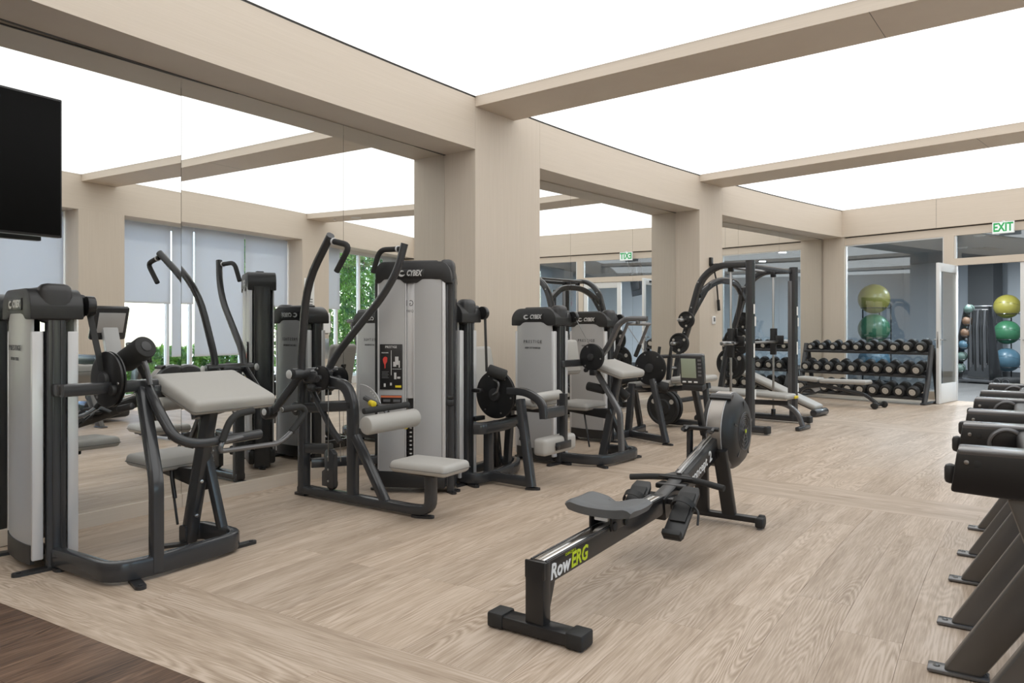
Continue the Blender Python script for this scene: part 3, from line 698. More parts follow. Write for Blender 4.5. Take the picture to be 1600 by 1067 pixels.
text('PULLDOWN', .012, 'white_mark', pl, (.4805, -.312, 1.022), (0, -1, 0), (0, 0, 1))
part('divider', 'white_mark', pl, rbox((.481, -.375, .95), (.001, .004, .18), 0), rbox((.481, -.43, .905), (.001, .09, .002), 0))
part('muscle_diagram', 'red', pl, prism([(.4808, -.313 + .026 * a, .955 + .04 * b_) for a, b_ in ((-.9, .8), (-.3, 1), (.4, .9), (.9, .5), (.6, -.1), (.2, -.5), (.15, -1.2), (-.15, -1.1), (-.2, -.4), (-.8, .1))], (-.0006, 0, 0)))
for a, b_, c_, d_ in ((-.43, .965, .034, .06), (-.41, .94, .03, .035), (-.455, .94, .012, .05), (-.415, .855, .022, .048), (-.45, .842, .03, .014), (-.31, .787, .02, .025), (-.372, .795, .018, .02)):
    part('drawing', 'silver_mark', pl, rbox((.481, a, b_), (.001, c_, d_), .0))
for k in range(5): part('small_print', 'grey_mark', pl, rbox((.481, -.315 + .004 * (k % 2), .885 - .011 * k), (.001, .07 - .012 * (k % 2), .004), 0))
part('sticker', 'yellow', pl, rbox((.4808, -.445, .778), (.001, .06, .016), 0))
p2 = part('warning_placard', 'satin_black', t, rbox((.4845, -.375, .683), (.006, .21, .062), .003)); part('band', 'orange', p2, rbox((.4807, -.375, .704), (.0012, .206, .014), 0))
part('small_print', 'grey_mark', p2, rbox((.4807, -.33, .675), (.001, .07, .018), 0), rbox((.4807, -.43, .675), (.001, .07, .018), 0))
text('IGE', .062, 'grey_mark', t, (.5245, -.555, 1.382), (0, 1, 0), (0, 0, 1), space=1.5); text('DOWN', .03, 'grey_mark', t, (.5245, -.555, 1.325), (0, 1, 0), (0, 0, 1), space=1.2)
text('PRESTIGE', .05, 'grey_mark', t, (.763, -.555, 1.382), (0, 1, 0), (0, 0, 1), space=1.5); text('PULLDOWN', .03, 'grey_mark', t, (.763, -.555, 1.325), (0, 1, 0), (0, 0, 1), space=1.2)
for x, y, a in ((.62, -.95, -1.57), (.56, -.95, -2.4), (.62, -.2, 1.57)): foot(t, x, y, a, .08, .06)

turn_parts(i0, Matrix.Translation((.615, -.895, 0)) @ Matrix.Rotation(R_(28), 4, 'Z') @ Matrix.Diagonal((.85, .745, 1, 1)) @ Matrix.Translation((-.5, .98, 0)))

# ---- leg extension, its tower hidden behind the tall one --------------
t = thing('leg_extension_machine', 'leg extension machine with big black bolted disc just right of the tall tower', 'gym machine', -1.0, 0)
tower(t, -.005, -.77, 'LEG EXTENSION', pulley=(.11, -.745, 1.32))
part('strap', 'rubber', t, sweep([V((.135, -.80, 1.31)), V((.17, -.79, .86))], [(-.002, -.014), (.002, -.014), (.002, .014), (-.002, .014)], up=(1, 0, 0)))
cam_disc(t, (.20, -.86, .68), (1, 0, 0), .188, .03, 6)
foam_roll(t, (.12, -.84, .88), (.20, -.96, .83), .045, 'hand_roller')
part('disc_handle', 'frame_light', t, tube([(.17, -.86, .80), (.15, -.93, .78), (.16, -.90, .70), (.16, -.86, .68)], .010, .04))
part('top_frame', 'frame', t, rtube([(-.05, -.84, .44), (-.02, -.90, .44), (.25, -.90, .44), (.42, -.90, .46)], .06, .09, .06))
part('upright', 'frame', t, rtube([(.105, -.86, .03), (.105, -.86, .47)], .075, .06, 0, up=(0, 1, 0)))
part('rear_leg', 'frame', t, rtube([(.55, -.62, .05), (.26, -.80, .44)], .07, .06, 0, up=(0, 1, 0)))
part('front_leg', 'frame', t, rtube([(.10, -1.265, .02), (.16, -1.12, .66)], .07, .06, 0, up=(0, 1, 0)))
part('base_frame', 'frame', t, rtube([(-.06, -.72, .06), (-.06, -.86, .06), (.10, -.88, .06), (.50, -.84, .06), (.72, -.70, .06), (.66, -.56, .06), (.20, -.62, .06)], .055, .085, .10))
part('base_arm', 'frame', t, rtube([(.10, -.88, .06), (.10, -1.25, .055)], .05, .075, 0))
foot(t, .10, -1.25, -1.2, .08); foot(t, -.06, -.83, -1.9, .08); foot(t, .62, -.70, 0, .1)
cushion(t, (.47, -.50, .84), (.32, .075, .42), (R_(-12), 0, 0), .034, 'backrest_pad')
cushion(t, (.48, -.90, .625), (.36, .50, .075), (R_(6), 0, 0), .034, 'seat_pad')
foam_roll(t, (.30, -1.15, .655), (.64, -1.17, .665), .04, 'knee_roll', 'pad', 'piping')
part('lever_arm', 'frame', t, rtube([(.2, -.98, .715), (.2, -1.16, .715), (.2, -1.30, .64), (.2, -1.31, .52)], .05, .06, .11))
part('lever_bar', 'frame', t, rtube([(.2, -1.31, .56), (.46, -1.31, .56)], .05, .085, 0)); part('shin_bar', 'frame', t, rtube([(.48, -1.31, .69), (.48, -1.31, .30)], .045, .06, 0, up=(0, 1, 0)))
o = part('shin_pad', 'pad', t, rbox((.42, -1.27, .30), (.46, .12, .13), .03, seg=4)); part('shin_plate', 'satin_black', o, rbox((.44, -1.335, .295), (.22, .012, .06), .005), cyl((.34, -1.335, .295), (.34, -1.355, .295), .022, .004, 14))
part('linkage', 'satin_black', t, rbox((.03, -.74, .62), (.035, .03, .26), .006), rbox((.08, -.78, .50), (.12, .04, .035), .006), rbox((.03, -.80, .72), (.05, .10, .03), .008), rbox((.10, -.76, .40), (.14, .06, .03), .006))
part('pull_handle', 'foam', t, tube([(.22, -1.05, .46), (.22, -1.10, .40), (.22, -1.08, .34)], .013, .04))
part('seat_support', 'frame', t, rbox((.48, -.90, .555), (.10, .42, .05), .01), rtube([(.48, -.80, .55), (.46, -.78, .10)], .06, .06, 0, up=(0, 1, 0)), rtube([(.47, -.72, .56), (.47, -.54, .66), (.47, -.47, .85)], .06, .05, .1, up=(0, 1, 0)))
part('cross_tube', 'frame', t, cyl((.18, -.86, .68), (.50, -.86, .60), .03))

# ---- arm extension right of the wide pillar ---------------------------
def arm_machine(name, label, s, d, line2):
    t = thing(name, label, 'gym machine', s, d)
    tower(t, -.02, -.09, line2, h=1.39, dp=.50, pulley=(.10, -.06, 1.30), turn=5)
    part('boom', 'frame', t, rtube([(-.03, -.05, .885), (.46, -.10, .885)], .05, .065, 0), rbox((-.02, -.06, .885), (.06, .1, .06), .008))
    cam_disc(t, (.26, -.22, .94), (1, 0, 0), .122, .035, 3)
    part('cable', 'steel', t, cyl((.10, -.14, 1.30), (.24, -.20, 1.06), .004, .001, 6))
    part('stop_block', 'satin_black', t, rbox((.25, -.24, .80), (.05, .06, .05), .008), cyl((.24, -.16, .82), (.27, -.16, .82), .02))
    part('base_frame', 'frame', t, rtube([(-.02, -.04, .06), (.0, -.34, .06), (.10, -.47, .06), (.56, -.50, .06), (.66, -.42, .06), (.62, -.18, .06)], .055, .085, .10))
    part('front_leg', 'frame_light', t, rtube([(.36, -.47, .03), (.38, -.44, .44), (.46, -.12, .84)], .05, .05, .04, up=(0, 1, 0)))
    part('pad_post', 'frame', t, rtube([(.42, -.24, .03), (.55, -.33, .77)], .06, .075, 0, up=(0, 1, 0)))
    part('brace', 'frame', t, rtube([(.60, -.40, .05), (.46, -.28, .46)], .045, .045, 0, up=(0, 1, 0)))
    part('gas_strut', 'satin_black', t, cyl((.38, -.12, .10), (.45, -.02, .40), .008))
    part('seat_bracket', 'satin_black', t, prism([(.46, -.27, .36), (.46, .16, .40), (.46, .16, .43), (.46, -.27, .46)], (.06, 0, 0), .006))
    cushion(t, (.52, .06, .47), (.36, .36, .075), (0, 0, 0), .034, 'seat_pad')
    cushion(t, (.55, .22, .92), (.30, .075, .34), (R_(-8), 0, 0), .034, 'backrest_pad')
    cushion(t, (.62, -.28, .82), (.46, .36, .075), (R_(17), 0, 0), .03, 'arm_pad')
    part('swing_arm', 'frame_light', t, rtube([(.44, -.16, .88), (.38, -.34, 1.06), (.36, -.46, 1.285), (.40, -.70, 1.285)], .045, .055, .10, up=(1, 0, 0)))
    part('cross_handle', 'frame_light', t, tube([(.30, -.56, 1.24), (.72, -.56, 1.24)], .016, 0), cyl((.38, -.62, 1.27), (.38, -.62, 1.235), .02))
    for x in (.30, .70):
        part('handle_arm', 'frame_light', t, tube([(x, -.56, 1.24), (x, -.43, .95)], .014, 0)); part('grip', 'foam', t, cyl((x, -.475, 1.05), (x, -.425, .935), .020, .006, 14))
    foam_roll(t, (.44, -.06, .66), (.46, -.24, .63), .042); foam_roll(t, (.64, -.22, .66), (.68, -.36, .55), .042)
    for x, y, a in ((.05, -.44, -2.), (.62, -.46, -.2), (.62, -.2, 1.2), (-.02, -.10, -1.8)): foot(t, x, y, a, .09)
    return t
arm_machine('arm_extension_machine', 'arm extension machine beside the wide pillar, first small silver tower', .17, .8, 'ARM EXTENSION')

# ---- prone leg curl beyond it ------------------------------------------
t = thing('leg_curl_machine', 'leg curl machine with grey bench pads behind the arm extension machine', 'gym machine', 1.6, .8)
tower(t, -.08, .20, 'LEG CURL', h=1.38, dp=.50, pulley=(.06, .24, 1.30))
cam_disc(t, (.30, -.04, .775), (1, 0, 0), .185, .03, 6)
part('cable', 'steel', t, cyl((.06, .16, 1.30), (.28, .02, .95), .004, .001, 6))
part('front_leg', 'frame', t, rtube([(.10, -.335, .02), (.20, -.12, .66)], .07, .06, 0, up=(0, 1, 0)))
part('center_post', 'frame', t, rtube([(.24, .20, .03), (.26, .16, .60)], .07, .07, 0, up=(0, 1, 0)))
part('rear_leg', 'frame', t, rtube([(.70, .30, .05), (.34, .18, .55)], .06, .06, 0, up=(0, 1, 0)))
part('base_frame', 'frame', t, rtube([(-.06, .22, .06), (.24, .19, .06), (.72, .28, .06)], .06, .085, .06), rtube([(.24, .19, .06), (.10, -.31, .055)], .05, .075, 0))
cushion(t, (.56, .05, .585), (.34, .52, .07), (R_(-5), 0, 0), .03, 'hip_pad'); cushion(t, (.56, -.42, .66), (.34, .40, .07), (R_(-4), 0, 0), .03, 'chest_pad')
cushion(t, (.55, .16, .72), (.26, .16, .07), (R_(-20), 0, 0), .03, 'thigh_pad')
part('bench_beam', 'frame', t, rtube([(.55, .35, .50), (.55, -.15, .54), (.55, -.60, .60)], .07, .06, .1), rtube([(.26, .16, .55), (.55, .12, .53)], .06, .06, 0), rtube([(.55, -.55, .60), (.55, -.62, .03)], .06, .06, 0, up=(0, 1, 0)))
part('handle_bar', 'frame', t, rtube([(.52, -.03, .89), (.62, -.24, .90)], .05, .04, 0), rtube([(.56, -.14, .89), (.56, -.12, .62)], .05, .05, 0, up=(0, 1, 0)))
for x, y in ((.50, -.03), (.52, -.16)): part('grip', 'foam', t, cyl((x, y, .90), (x, y - .015, 1.0), .017, .004, 14))
foam_roll(t, (.40, .42, .62), (.74, .42, .62), .055); foam_roll(t, (.34, -.04, .60), (.40, -.20, .56), .055)
part('lever', 'frame', t, rtube([(.30, -.04, .775), (.36, .28, .70), (.38, .42, .62)], .04, .05, .1)); foot(t, .10, -.33, -1.5, .08); foot(t, .72, .28, 0, .08)

# ---- smith machine --------------------------------------------------------
t = thing('smith_machine', 'charcoal barbell frame machine with two tall front posts and arched side tubes', 'gym machine', 3.3, 1.45)
XL, XR = -.17, 1.115
def plate(label, s, d, z, ax_turn, r, th, hub=True, holes=3, group='rubber weight plates on the barbell frame'):
    p_ = thing('weight_plate', label, 'weight plate', s, d, z, ax_turn, group)
    prof = [(r * .16, -th * .5), (r * .42, -th * .5), (r * .5, -th * .2), (r * .8, -th * .2), (r * .86, -th * .5), (r * .97, -th * .5), (r, -th * .3), (r, th * .3), (r * .97, th * .5), (r * .86, th * .5), (r * .8, th * .2), (r * .5, th * .2), (r * .42, th * .5), (r * .16, th * .5)]
    part('disc', 'rubber', p_, lathe(prof, (0, 0, 0), (1, 0, 0), 36)); part('bush', 'steel', p_, torus((0, 0, 0), (1, 0, 0), r * .14, r * .03, 20, 6))
    for k in range(holes):
        a = 2 * math.pi * k / holes + .5; cy_, cz_ = math.cos(a) * r * .66, math.sin(a) * r * .66
        part('grip_slot', 'end_cap', p_, *[lathe([(r * .135, sx * th * .2), (r * .135, sx * th * .24), (r * .10, sx * th * .24)], (0, cy_, cz_), (1, 0, 0), 16) for sx in (-1, 1)])
    return p_
for x in (XL, XR):
    part('front_post', 'frame', t, rtube([(x, 0, .02), (x, 0, 1.975)], .115, .10, 0, up=(0, 1, 0), r=.045))
    part('catch_strip', 'frame_light', t, rbox((x + (.07 if x < 0 else -.07), .02, 1.0), (.012, .05, 1.6), .002))
    part('side_arch', 'frame', t, rtube([(x, .0, 1.93), (x, .42, 1.94), (x, .62, 1.78), (x, .80, 1.18), (x, .90, .90), (x, 1.05, .04)], .07, .09, .22, up=(1, 0, 0)))
    part('base_rail', 'frame', t, rtube([(x, -.19, .055), (x, 1.08, .055)], .10, .075, 0)); part('rail_cap', 'rubber', t, rbox((x, -.20, .055), (.11, .05, .085), .012)); part('rail_cap', 'rubber', t, rbox((x, 1.09, .055), (.11, .05, .085), .012))
    part('guide_rod', 'steel', t, cyl((x + (.03 if x < 0 else -.03), .25, .06), (x + (.03 if x < 0 else -.03), .25, 1.92), .014))
    part('carriage', 'rubber', t, rbox((x + (.03 if x < 0 else -.03), .25, 1.03), (.06, .07, .34), .01))
    part('rod_seat', 'satin_black', t, cyl((x + (.03 if x < 0 else -.03), .25, .09), (x + (.03 if x < 0 else -.03), .25, .16), .028)); part('rod_clamp', 'satin_black', t, rbox((x + (.03 if x < 0 else -.03), .25, 1.90), (.05, .06, .08), .008))
    for z in (1.75, 1.45, 1.15): part('bolt', 'steel', t, cyl((x - .05, .62 + (1.78 - z) * .3, z), (x - .046, .62 + (1.78 - z) * .3, z), .010, .001, 8))
    for z, y in ((1.30, .76), (1.02, .85), (.72, .93)):
        part('storage_horn', 'steel', t, cyl((x, y, z), (x + (-.28 if x < 0 else .28), y, z), .022, .004, 14))
    for k, z in enumerate((.95, 1.28, 1.42, .45)):
        part('sticker', 'paper', t, rbox((x - .012 + .03 * (k % 2), -.0515, z), (.035, .002, .11 if k else .16), 0))
    part('brace', 'frame', t, rtube([(x, .76, 1.30), (x + (.20 if x < 0 else -.20), .60, 1.74)], .045, .045, 0))
part('rear_arch', 'frame', t, rtube([(XL + .02, .66, 1.60), (.20, .60, 1.80), (.75, .60, 1.80), (XR - .02, .66, 1.60)], .06, .08, .4))
part('top_bar', 'frame', t, rtube([(XL, .02, 1.92), (XR, .02, 1.92)], .05, .05, 0)); part('rear_bar', 'frame', t, rtube([(XL, 1.0, .30), (XR, 1.0, .30)], .06, .06, 0))
part('chin_bar', 'frame_light', t, tube([(XL, .35, 1.93), (XR, .35, 1.93)], .018, 0))
bar_ = part('barbell', 'steel', t, cyl((-.52, .18, 1.03), (1.46, .18, 1.03), .014, .002, 14), cyl((-.52, .18, 1.03), (-.24, .18, 1.03), .024, .003, 14), cyl((1.18, .18, 1.03), (1.46, .18, 1.03), .024, .003, 14))
for x in (-.10, 1.05): part('bar_hook', 'satin_black', t, rbox((x, .15, 1.05), (.03, .10, .12), .008), rbox((x, .20, 1.14), (.02, .03, .12), .006))
text('CYBEX', .07, 'satin_black', t, (XL - .037, .34, 1.935), (0, -1, 0), (0, 0, 1), bold=.002, shear=.2)
def SP(x, y): return 3.3 + x * 38.5 / 37.4, 1.45 - y
for lab, x, y, z, r, th in (('small black weight plate on the upper left storage peg', -.26, .76, 1.30, .105, .04), ('mid-sized black weight plate on the left middle peg', -.27, .85, 1.02, .125, .05),
                           ('large black grip plate on the lowest left peg', -.36, 1.02, .24, .215, .05), ('large black grip plate behind another on the lowest left peg', -.27, 1.02, .24, .215, .05),
                           ('black weight plate on the right middle peg of the barbell frame', 1.24, .85, 1.02, .19, .05), ('black weight plate on the upper right storage peg', 1.24, .76, 1.30, .12, .04),
                           ('large black grip plate on the low right peg', 1.24, .93, .72, .215, .05)):
    a, b_ = SP(x, y); plate(lab, a, b_, z, 0, r, th)
part('storage_horn', 'steel', t, cyl((XL, 1.02, .24), (XL - .30, 1.02, .24), .022, .004, 14))

# ---- benches -----------------------------------------------------------------
def bench(label, s, d, turn, inc, seat_inc, L=1.25, low=None, z0=.40, yellow=True):
    """adjustable bench: x along the bench, low foot at x=0"""
    t = thing('adjustable_bench', label, 'bench', s, d, 0, turn, 'grey padded benches')
    a = R_(inc); hx = .42
    cushion(t, (.21, 0, z0 + .02 + .21 * math.tan(R_(seat_inc)) * -1), (.40, .30, .065), (0, R_(seat_inc), 0), .028, 'seat_pad')
    cushion(t, (hx + .02 + .42 * math.cos(a), 0, z0 + .02 + .42 * math.sin(a)), (.84, .28, .065), (0, -a, 0), .028, 'back_pad')
    part('spine', 'frame', t, rtube([(.05, 0, z0 - .06), (.55, 0, z0 - .07), (1.10, 0, .10)], .06, .06, .15))
    part('front_leg', 'frame_light', t, rtube([(.30, 0, z0 - .06), (.08, 0, z0 - .07), (-.06, 0, .20), (-.12, 0, .03)], .055, .055, .12, up=(0, 1, 0)))
    part('front_foot', 'frame', t, rbox((-.12, 0, .025), (.06, .34, .045), .012)); part('rear_foot', 'frame', t, rbox((1.12, 0, .05), (.06, .48, .055), .012))
    for y in (-.2, .2): part('wheel', 'rubber', t, cyl((1.14, y - .02, .05), (1.14, y + .02, .05), .05, .01, 18))
    part('back_support', 'frame', t, rtube([(.62, 0, z0 - .10), (hx + .02 + .5 * math.cos(a), 0, z0 - .03 + .5 * math.sin(a))], .04, .04, 0, up=(0, 1, 0)))
    if yellow: part('pull_knob', 'yellow', t, cyl((.36, -.04, z0 - .07), (.36, -.09, z0 - .07), .022, .005, 14)); part('lever', 'yellow', t, rbox((.02, -.12, z0 + .01), (.05, .10, .035), .012))
    return t
bench('flat grey bench with yellow adjuster knobs inside the barbell frame', 3.86, 1.66, math.pi / 2, 3, -2, z0=.36)
t = thing('adjustable_bench', 'grey bench sloping down to a round foot bar right of the barbell frame', 'bench', 5.45, 1.40, 0, math.pi / 2, 'grey padded benches')
cushion(t, (.58, 0, .335), (1.20, .28, .07), (0, R_(-22), 0), .03, 'back_pad')
part('foot_roll', 'frame', t, cyl((.02, -.20, .052), (.02, .20, .052), .05, .01, 20)); part('spine', 'frame', t, rtube([(.02, 0, .06), (.10, 0, .09), (1.10, 0, .47)], .06, .05, .05))
part('leg', 'frame', t, rtube([(.95, 0, .42), (1.15, 0, .03)], .06, .06, 0, up=(0, 1, 0))); part('rear_foot', 'frame', t, rbox((1.15, 0, .03), (.06, .50, .05), .012))
foam_roll(t, (1.22, -.22, .70), (1.22, .22, .70), .05, 'ankle_roll', 'pad', 'piping'); part('roll_post', 'frame', t, rtube([(1.10, 0, .46), (1.22, 0, .72)], .045, .045, 0, up=(0, 1, 0)))
t = thing('adjustable_bench', 'flat grey bench with small wheels in front of the dumbbell rack', 'bench', 7.10, 1.58, 0, math.pi / 2, 'grey padded benches')
cushion(t, (.50, 0, .375), (.72, .28, .065), (0, R_(1), 0), .028, 'back_pad'); cushion(t, (1.05, 0, .39), (.34, .28, .065), (0, R_(-3), 0), .028, 'seat_pad')
part('spine', 'frame', t, rtube([(1.10, 0, .32), (.60, 0, .26), (.20, 0, .20), (.02, 0, .06)], .055, .05, .15)); part('rear_leg', 'frame', t, rtube([(.85, 0, .30), (1.20, 0, .24), (1.30, 0, .03)], .055, .05, .1, up=(0, 1, 0)))
part('rear_foot', 'frame', t, rbox((1.31, 0, .03), (.06, .42, .05), .012)); part('front_foot', 'frame', t, rbox((.03, 0, .05), (.06, .34, .05), .012))
for y in (-.18, .18): part('wheel', 'rubber', t, cyl((-.01, y - .02, .05), (-.01, y + .02, .05), .05, .01, 18))
part('gear_sector', 'shroud', t, prism([(.90, -.02, .22), (.98, -.02, .18), (1.05, -.02, .24), (1.02, -.02, .32), (.92, -.02, .33)], (0, .012, 0)))

# ------------------------------------------------------------------ ROWING MACHINE
t = thing('rowing_machine', 'black rowing machine with grey seat and caged flywheel in the middle of the floor', 'rowing machine', -3.17, 2.68, 0, R_(-2))
part('rear_foot', 'satin_black', t, rbox((0, 0, .032), (.085, .36, .05), .01))
for y in (-.18, .18): part('foot_cap', 'rubber', t, rbox((0, y, .034), (.095, .075, .062), .01))
part('rear_leg', 'satin_black', t, rbox((-.005, 0, .17), (.055, .085, .25), .006), prism([(.02, -.012, .055), (.055, -.012, .055), (.125, -.012, .235), (.02, -.012, .235)], (0, .024, 0), .003))
part('end_bracket', 'satin_black', t, rbox((-.026, 0, .265), (.012, .09, .07), .004))
rail = part('rail', 'satin_black', t, rtube([(-.02, 0, .245), (1.28, 0, .285)], .068, .095, 0, r=.008))
part('rail_track', 'chrome', rail, rtube([(0, 0, .2955), (1.12, 0, .331)], .054, .006, 0, r=.002)); part('rail_lip', 'frame', rail, rtube([(0, -.034, .2935), (1.15, -.034, .329)], .008, .01, 0, r=.002), rtube([(0, .034, .2935), (1.15, .034, .329)], .008, .01, 0, r=.002))
xd = V((1.28, 0, .035)).normalized(); ud = V((-xd.z, 0, xd.x))
text('Row', .085, 'white_mark', rail, (.105, -.0348, .243), xd, ud, bold=.0022, shear=.2, sx=.95); text('ERG', .085, 'lime', rail, (.262, -.0348, .248), xd, ud, bold=.0022, shear=.2, sx=.9)
text('CONCEPT 2', .016, 'lime', rail, (.19, -.0348, .2855), xd, ud)
# contoured seat
NX, NY = 13, 21; top = []; bot = []
def seat_z(a, b_):
    z = .020 * (abs(b_) ** 2.5) * (1 - .5 * max(0, abs(b_) - .75) * 4) + .008 * (a ** 2) - .008 * math.exp(-(b_ / .3) ** 2) * (1 + a)
    z -= .012 * (max(0, abs(a) - .7) / .3) ** 2 + .014 * (max(0, abs(b_) - .8) / .2) ** 2
    return z
vs = []; fs = []
for i in range(NX):
    for j in range(NY):
        a = -1 + 2 * i / (NX - 1); b_ = -1 + 2 * j / (NY - 1); wd = .175 * (1 - .06 * a ** 4); cut = .03 * math.exp(-(b_ / .3) ** 2) if a > .6 else 0
        vs.append(V((.60 +   .13 * a * (1 - .10 * b_ ** 4) - cut, wd * b_, .405 + seat_z(a, b_))))
n0 = len(vs)
for i in range(NX):
    for j in range(NY):
        p = vs[i * NY + j]; a = -1 + 2 * i / (NX - 1); b_ = -1 + 2 * j / (NY - 1); vs.append(V((.60 + (p.x - .60) * .93, p.y * .93, .362 + .012 * abs(b_) ** 2)))
for i in range(NX - 1):
    for j in range(NY - 1):
        k = i * NY + j; fs.append([k, k + 1, k + NY + 1, k + NY]); fs.append([n0 + k, n0 + k + NY, n0 + k + NY + 1, n0 + k + 1])
for i in range(NX - 1):
    for j in (0, NY - 1): k = i * NY + j; fs.append([k, k + NY, n0 + k + NY, n0 + k])
for j in range(NY - 1):
    for i in (0, NX - 1): k = i * NY + j; fs.append([k, k + 1, n0 + k + 1, n0 + k])
so = part('seat', 'grey_seat', t, (vs, fs), sharp=50)
part('carriage', 'white_mark', so, rbox((.60, 0, .35), (.16, .07, .03), .006)); part('carriage_plate', 'satin_black', so, rbox((.60, -.052, .325), (.17, .012, .06), .004), rbox((.60, .052, .325), (.17, .012, .06), .004))
for x in (.54, .66): part('carriage_wheel', 'rubber', so, cyl((x, -.066, .315), (x, -.05, .315), .022, .004, 16))
# front frame, footrests, handle
part('main_frame', 'satin_black', t, rtube([(1.16, 0, .26), (1.35, 0, .30), (2.02, 0, .485)], .082, .12, .1, r=.01)); xd2 = V((.67, 0, .185)).normalized(); ud2 = V((-xd2.z, 0, xd2.x))
text('concept', .08, 'white_mark', t, (1.66, -.042, .385), xd2, ud2, bold=.001); text('2', .09, 'white_mark', t, (1.84, -.042, .437), xd2, ud2, bold=.002)
part('chain_guide', 'steel', t, rtube([(1.45, 0, .395), (1.95, 0, .53)], .03, .012, 0)); part('chain', 'nickel', t, cyl((1.44, 0, .42), (2.05, 0, .57), .005, .001, 6))
for y in (-.135, .135):
    def fp(x, yy, h):   # foot plate frame: x along the sole, h above it
        a = R_(37); o = V((1.02, y, .15)); return o + V((math.cos(a), 0, math.sin(a))) * x + V((-math.sin(a), 0, math.cos(a))) * h + V((0, yy, 0))
    pl = part('footrest', 'black_plastic', t, prism([fp(q, w_, 0) for q, w_ in ((0, -.045), (.02, -.055), (.30, -.055), (.34, -.04), (.34, .04), (.30, .055), (.02, .055), (0, .045))], fp(0, 0, .02) - fp(0, 0, 0), .004))
    part('heel_cup', 'rubber', pl, prism([fp(.0, w_, .02) for w_ in (-.048, .048)] + [fp(.03, w_, .02) for w_ in (.05, -.05)], fp(0, 0, .03) - fp(0, 0, 0), .006))
    part('slider', 'rubber', pl, prism([fp(q, w_, .02) for q, w_ in ((.10, -.042), (.29, -.042), (.29, .042), (.10, .042))], fp(0, 0, .012) - fp(0, 0, 0), .003))
    part('strap', 'rubber', pl, sweep([fp(.20, -.062 * math.cos(R_(a)), .01 + .075 * math.sin(R_(a))) for a in range(0, 181, 15)], [(-.002, -.018), (.002, -.018), (.002, .018), (-.002, .018)], up=fp(1, 0, 0) - fp(0, 0, 0)))
    part('strap_tail', 'rubber', pl, tube([fp(.20, -.06, .03), fp(.16, -.10, .05), fp(.10, -.105, .02)], .006, .03))
    part('foot_bracket', 'satin_black', t, rbox((1.24, y * .45, .30), (.12, .10, .03), .006))
hz_ = .375
part('handle', 'foam', t, tube([(1.40, .27, hz_ - .02), (1.42, .11, hz_), (1.42, -.11, hz_), (1.40, -.27, hz_ - .02)], .017, .12, 14))
part('handle_clip', 'satin_black', t, prism([(1.40, -.10, hz_ - .01), (1.50, -.03, hz_ + .005), (1.50, .03, hz_ + .005), (1.40, .10, hz_ - .01)], (0, 0, .02), .004), rbox((1.36, 0, .345), (.09, .17, .03), .01))
# legs
part('front_bar', 'satin_black', t, rbox((2.06, 0, .045), (.055, .56, .035), .008))
for y in (-.28, .28): part('caster', 'rubber', t, cyl((2.06, y - .018, .04), (2.06, y + .018, .04), .04, .008, 18), rbox((2.03, y, .04), (.07, .05, .06), .012))
for y in (-.085, .085): part('front_leg', 'satin_black', t, rtube([(1.96, y * .7, .46), (2.06, y, .06)], .055, .085, 0, up=(0, 1, 0)))
part('leg_frame', 'frame', t, rtube([(1.86, .085, .44), (1.90, .11, .06)], .03, .035, 0, up=(0, 1, 0)), rtube([(1.86, .02, .60), (1.88, .10, .60), (1.90, .11, .06)], .03, .035, .03, up=(1, 0, 0)))
# flywheel
fc = V((2.20, -.02, .555)); fr_ = .24
fw = part('flywheel_housing', 'black_plastic', t, lathe([(.05, -.115), (.13, -.115), (.185, -.105), (.222, -.075), (fr_, -.05), (fr_, .05), (.222, .08), (.16, .10), (.05, .10)], fc, (0, 1, 0), 44))
part('rim_band', 'nickel', fw, lathe([(fr_ - .002, -.042), (fr_ + .003, -.040), (fr_ + .003, .042), (fr_ - .002, .044)], fc, (0, 1, 0), 44))
part('rim_edge', 'shroud_trim', fw, torus(fc + V((0, -.044, 0)), (0, 1, 0), fr_ + .001, .0025, 44, 6), torus(fc + V((0, .046, 0)), (0, 1, 0), fr_ + .001, .0025, 44, 6))
for k in range(8):
    part('grille_ring', 'grey_mark' if k % 2 else 'frame', fw, torus(fc + V((0, -.118, 0)), (0, 1, 0), .03 + .0125 * k, .0022, 32, 5))
part('hub_badge', 'lime', fw, cyl(fc + V((0, -.122, 0)), fc + V((0, -.126, 0)), .012, .001, 16)); part('hub_cap', 'dark_cap', fw, cyl(fc + V((0, -.115, 0)), fc + V((0, -.122, 0)), .022, .002, 16))
for k in range(5):
    a = 2 * math.pi * k / 5 + .3; u_ = V((math.cos(a), 0, math.sin(a))); part('spoke', 'satin_black', fw, rtube([fc + u_ * .02 + V((0, -.119, 0)), fc + u_ * .185 + V((0, -.108, 0))], .012, .006, 0, up=(0, 1, 0)))
for a in (62, 200, -50):
    u_ = V((-math.cos(R_(a)), 0, math.sin(R_(a)))); part('housing_clip', 'satin_black', fw, rtube([fc + u_ * (fr_ + .006) + V((0, -.075, 0)), fc + u_ * (fr_ + .008) + V((0, .06, 0))], .055, .02, 0, up=u_))
part('side_plate', 'shroud', t, prism([(1.99, -.055, .46), (2.05, -.055, .46), (2.05, -.055, .62), (1.99, -.055, .62)], (0, -.006, 0), .002))
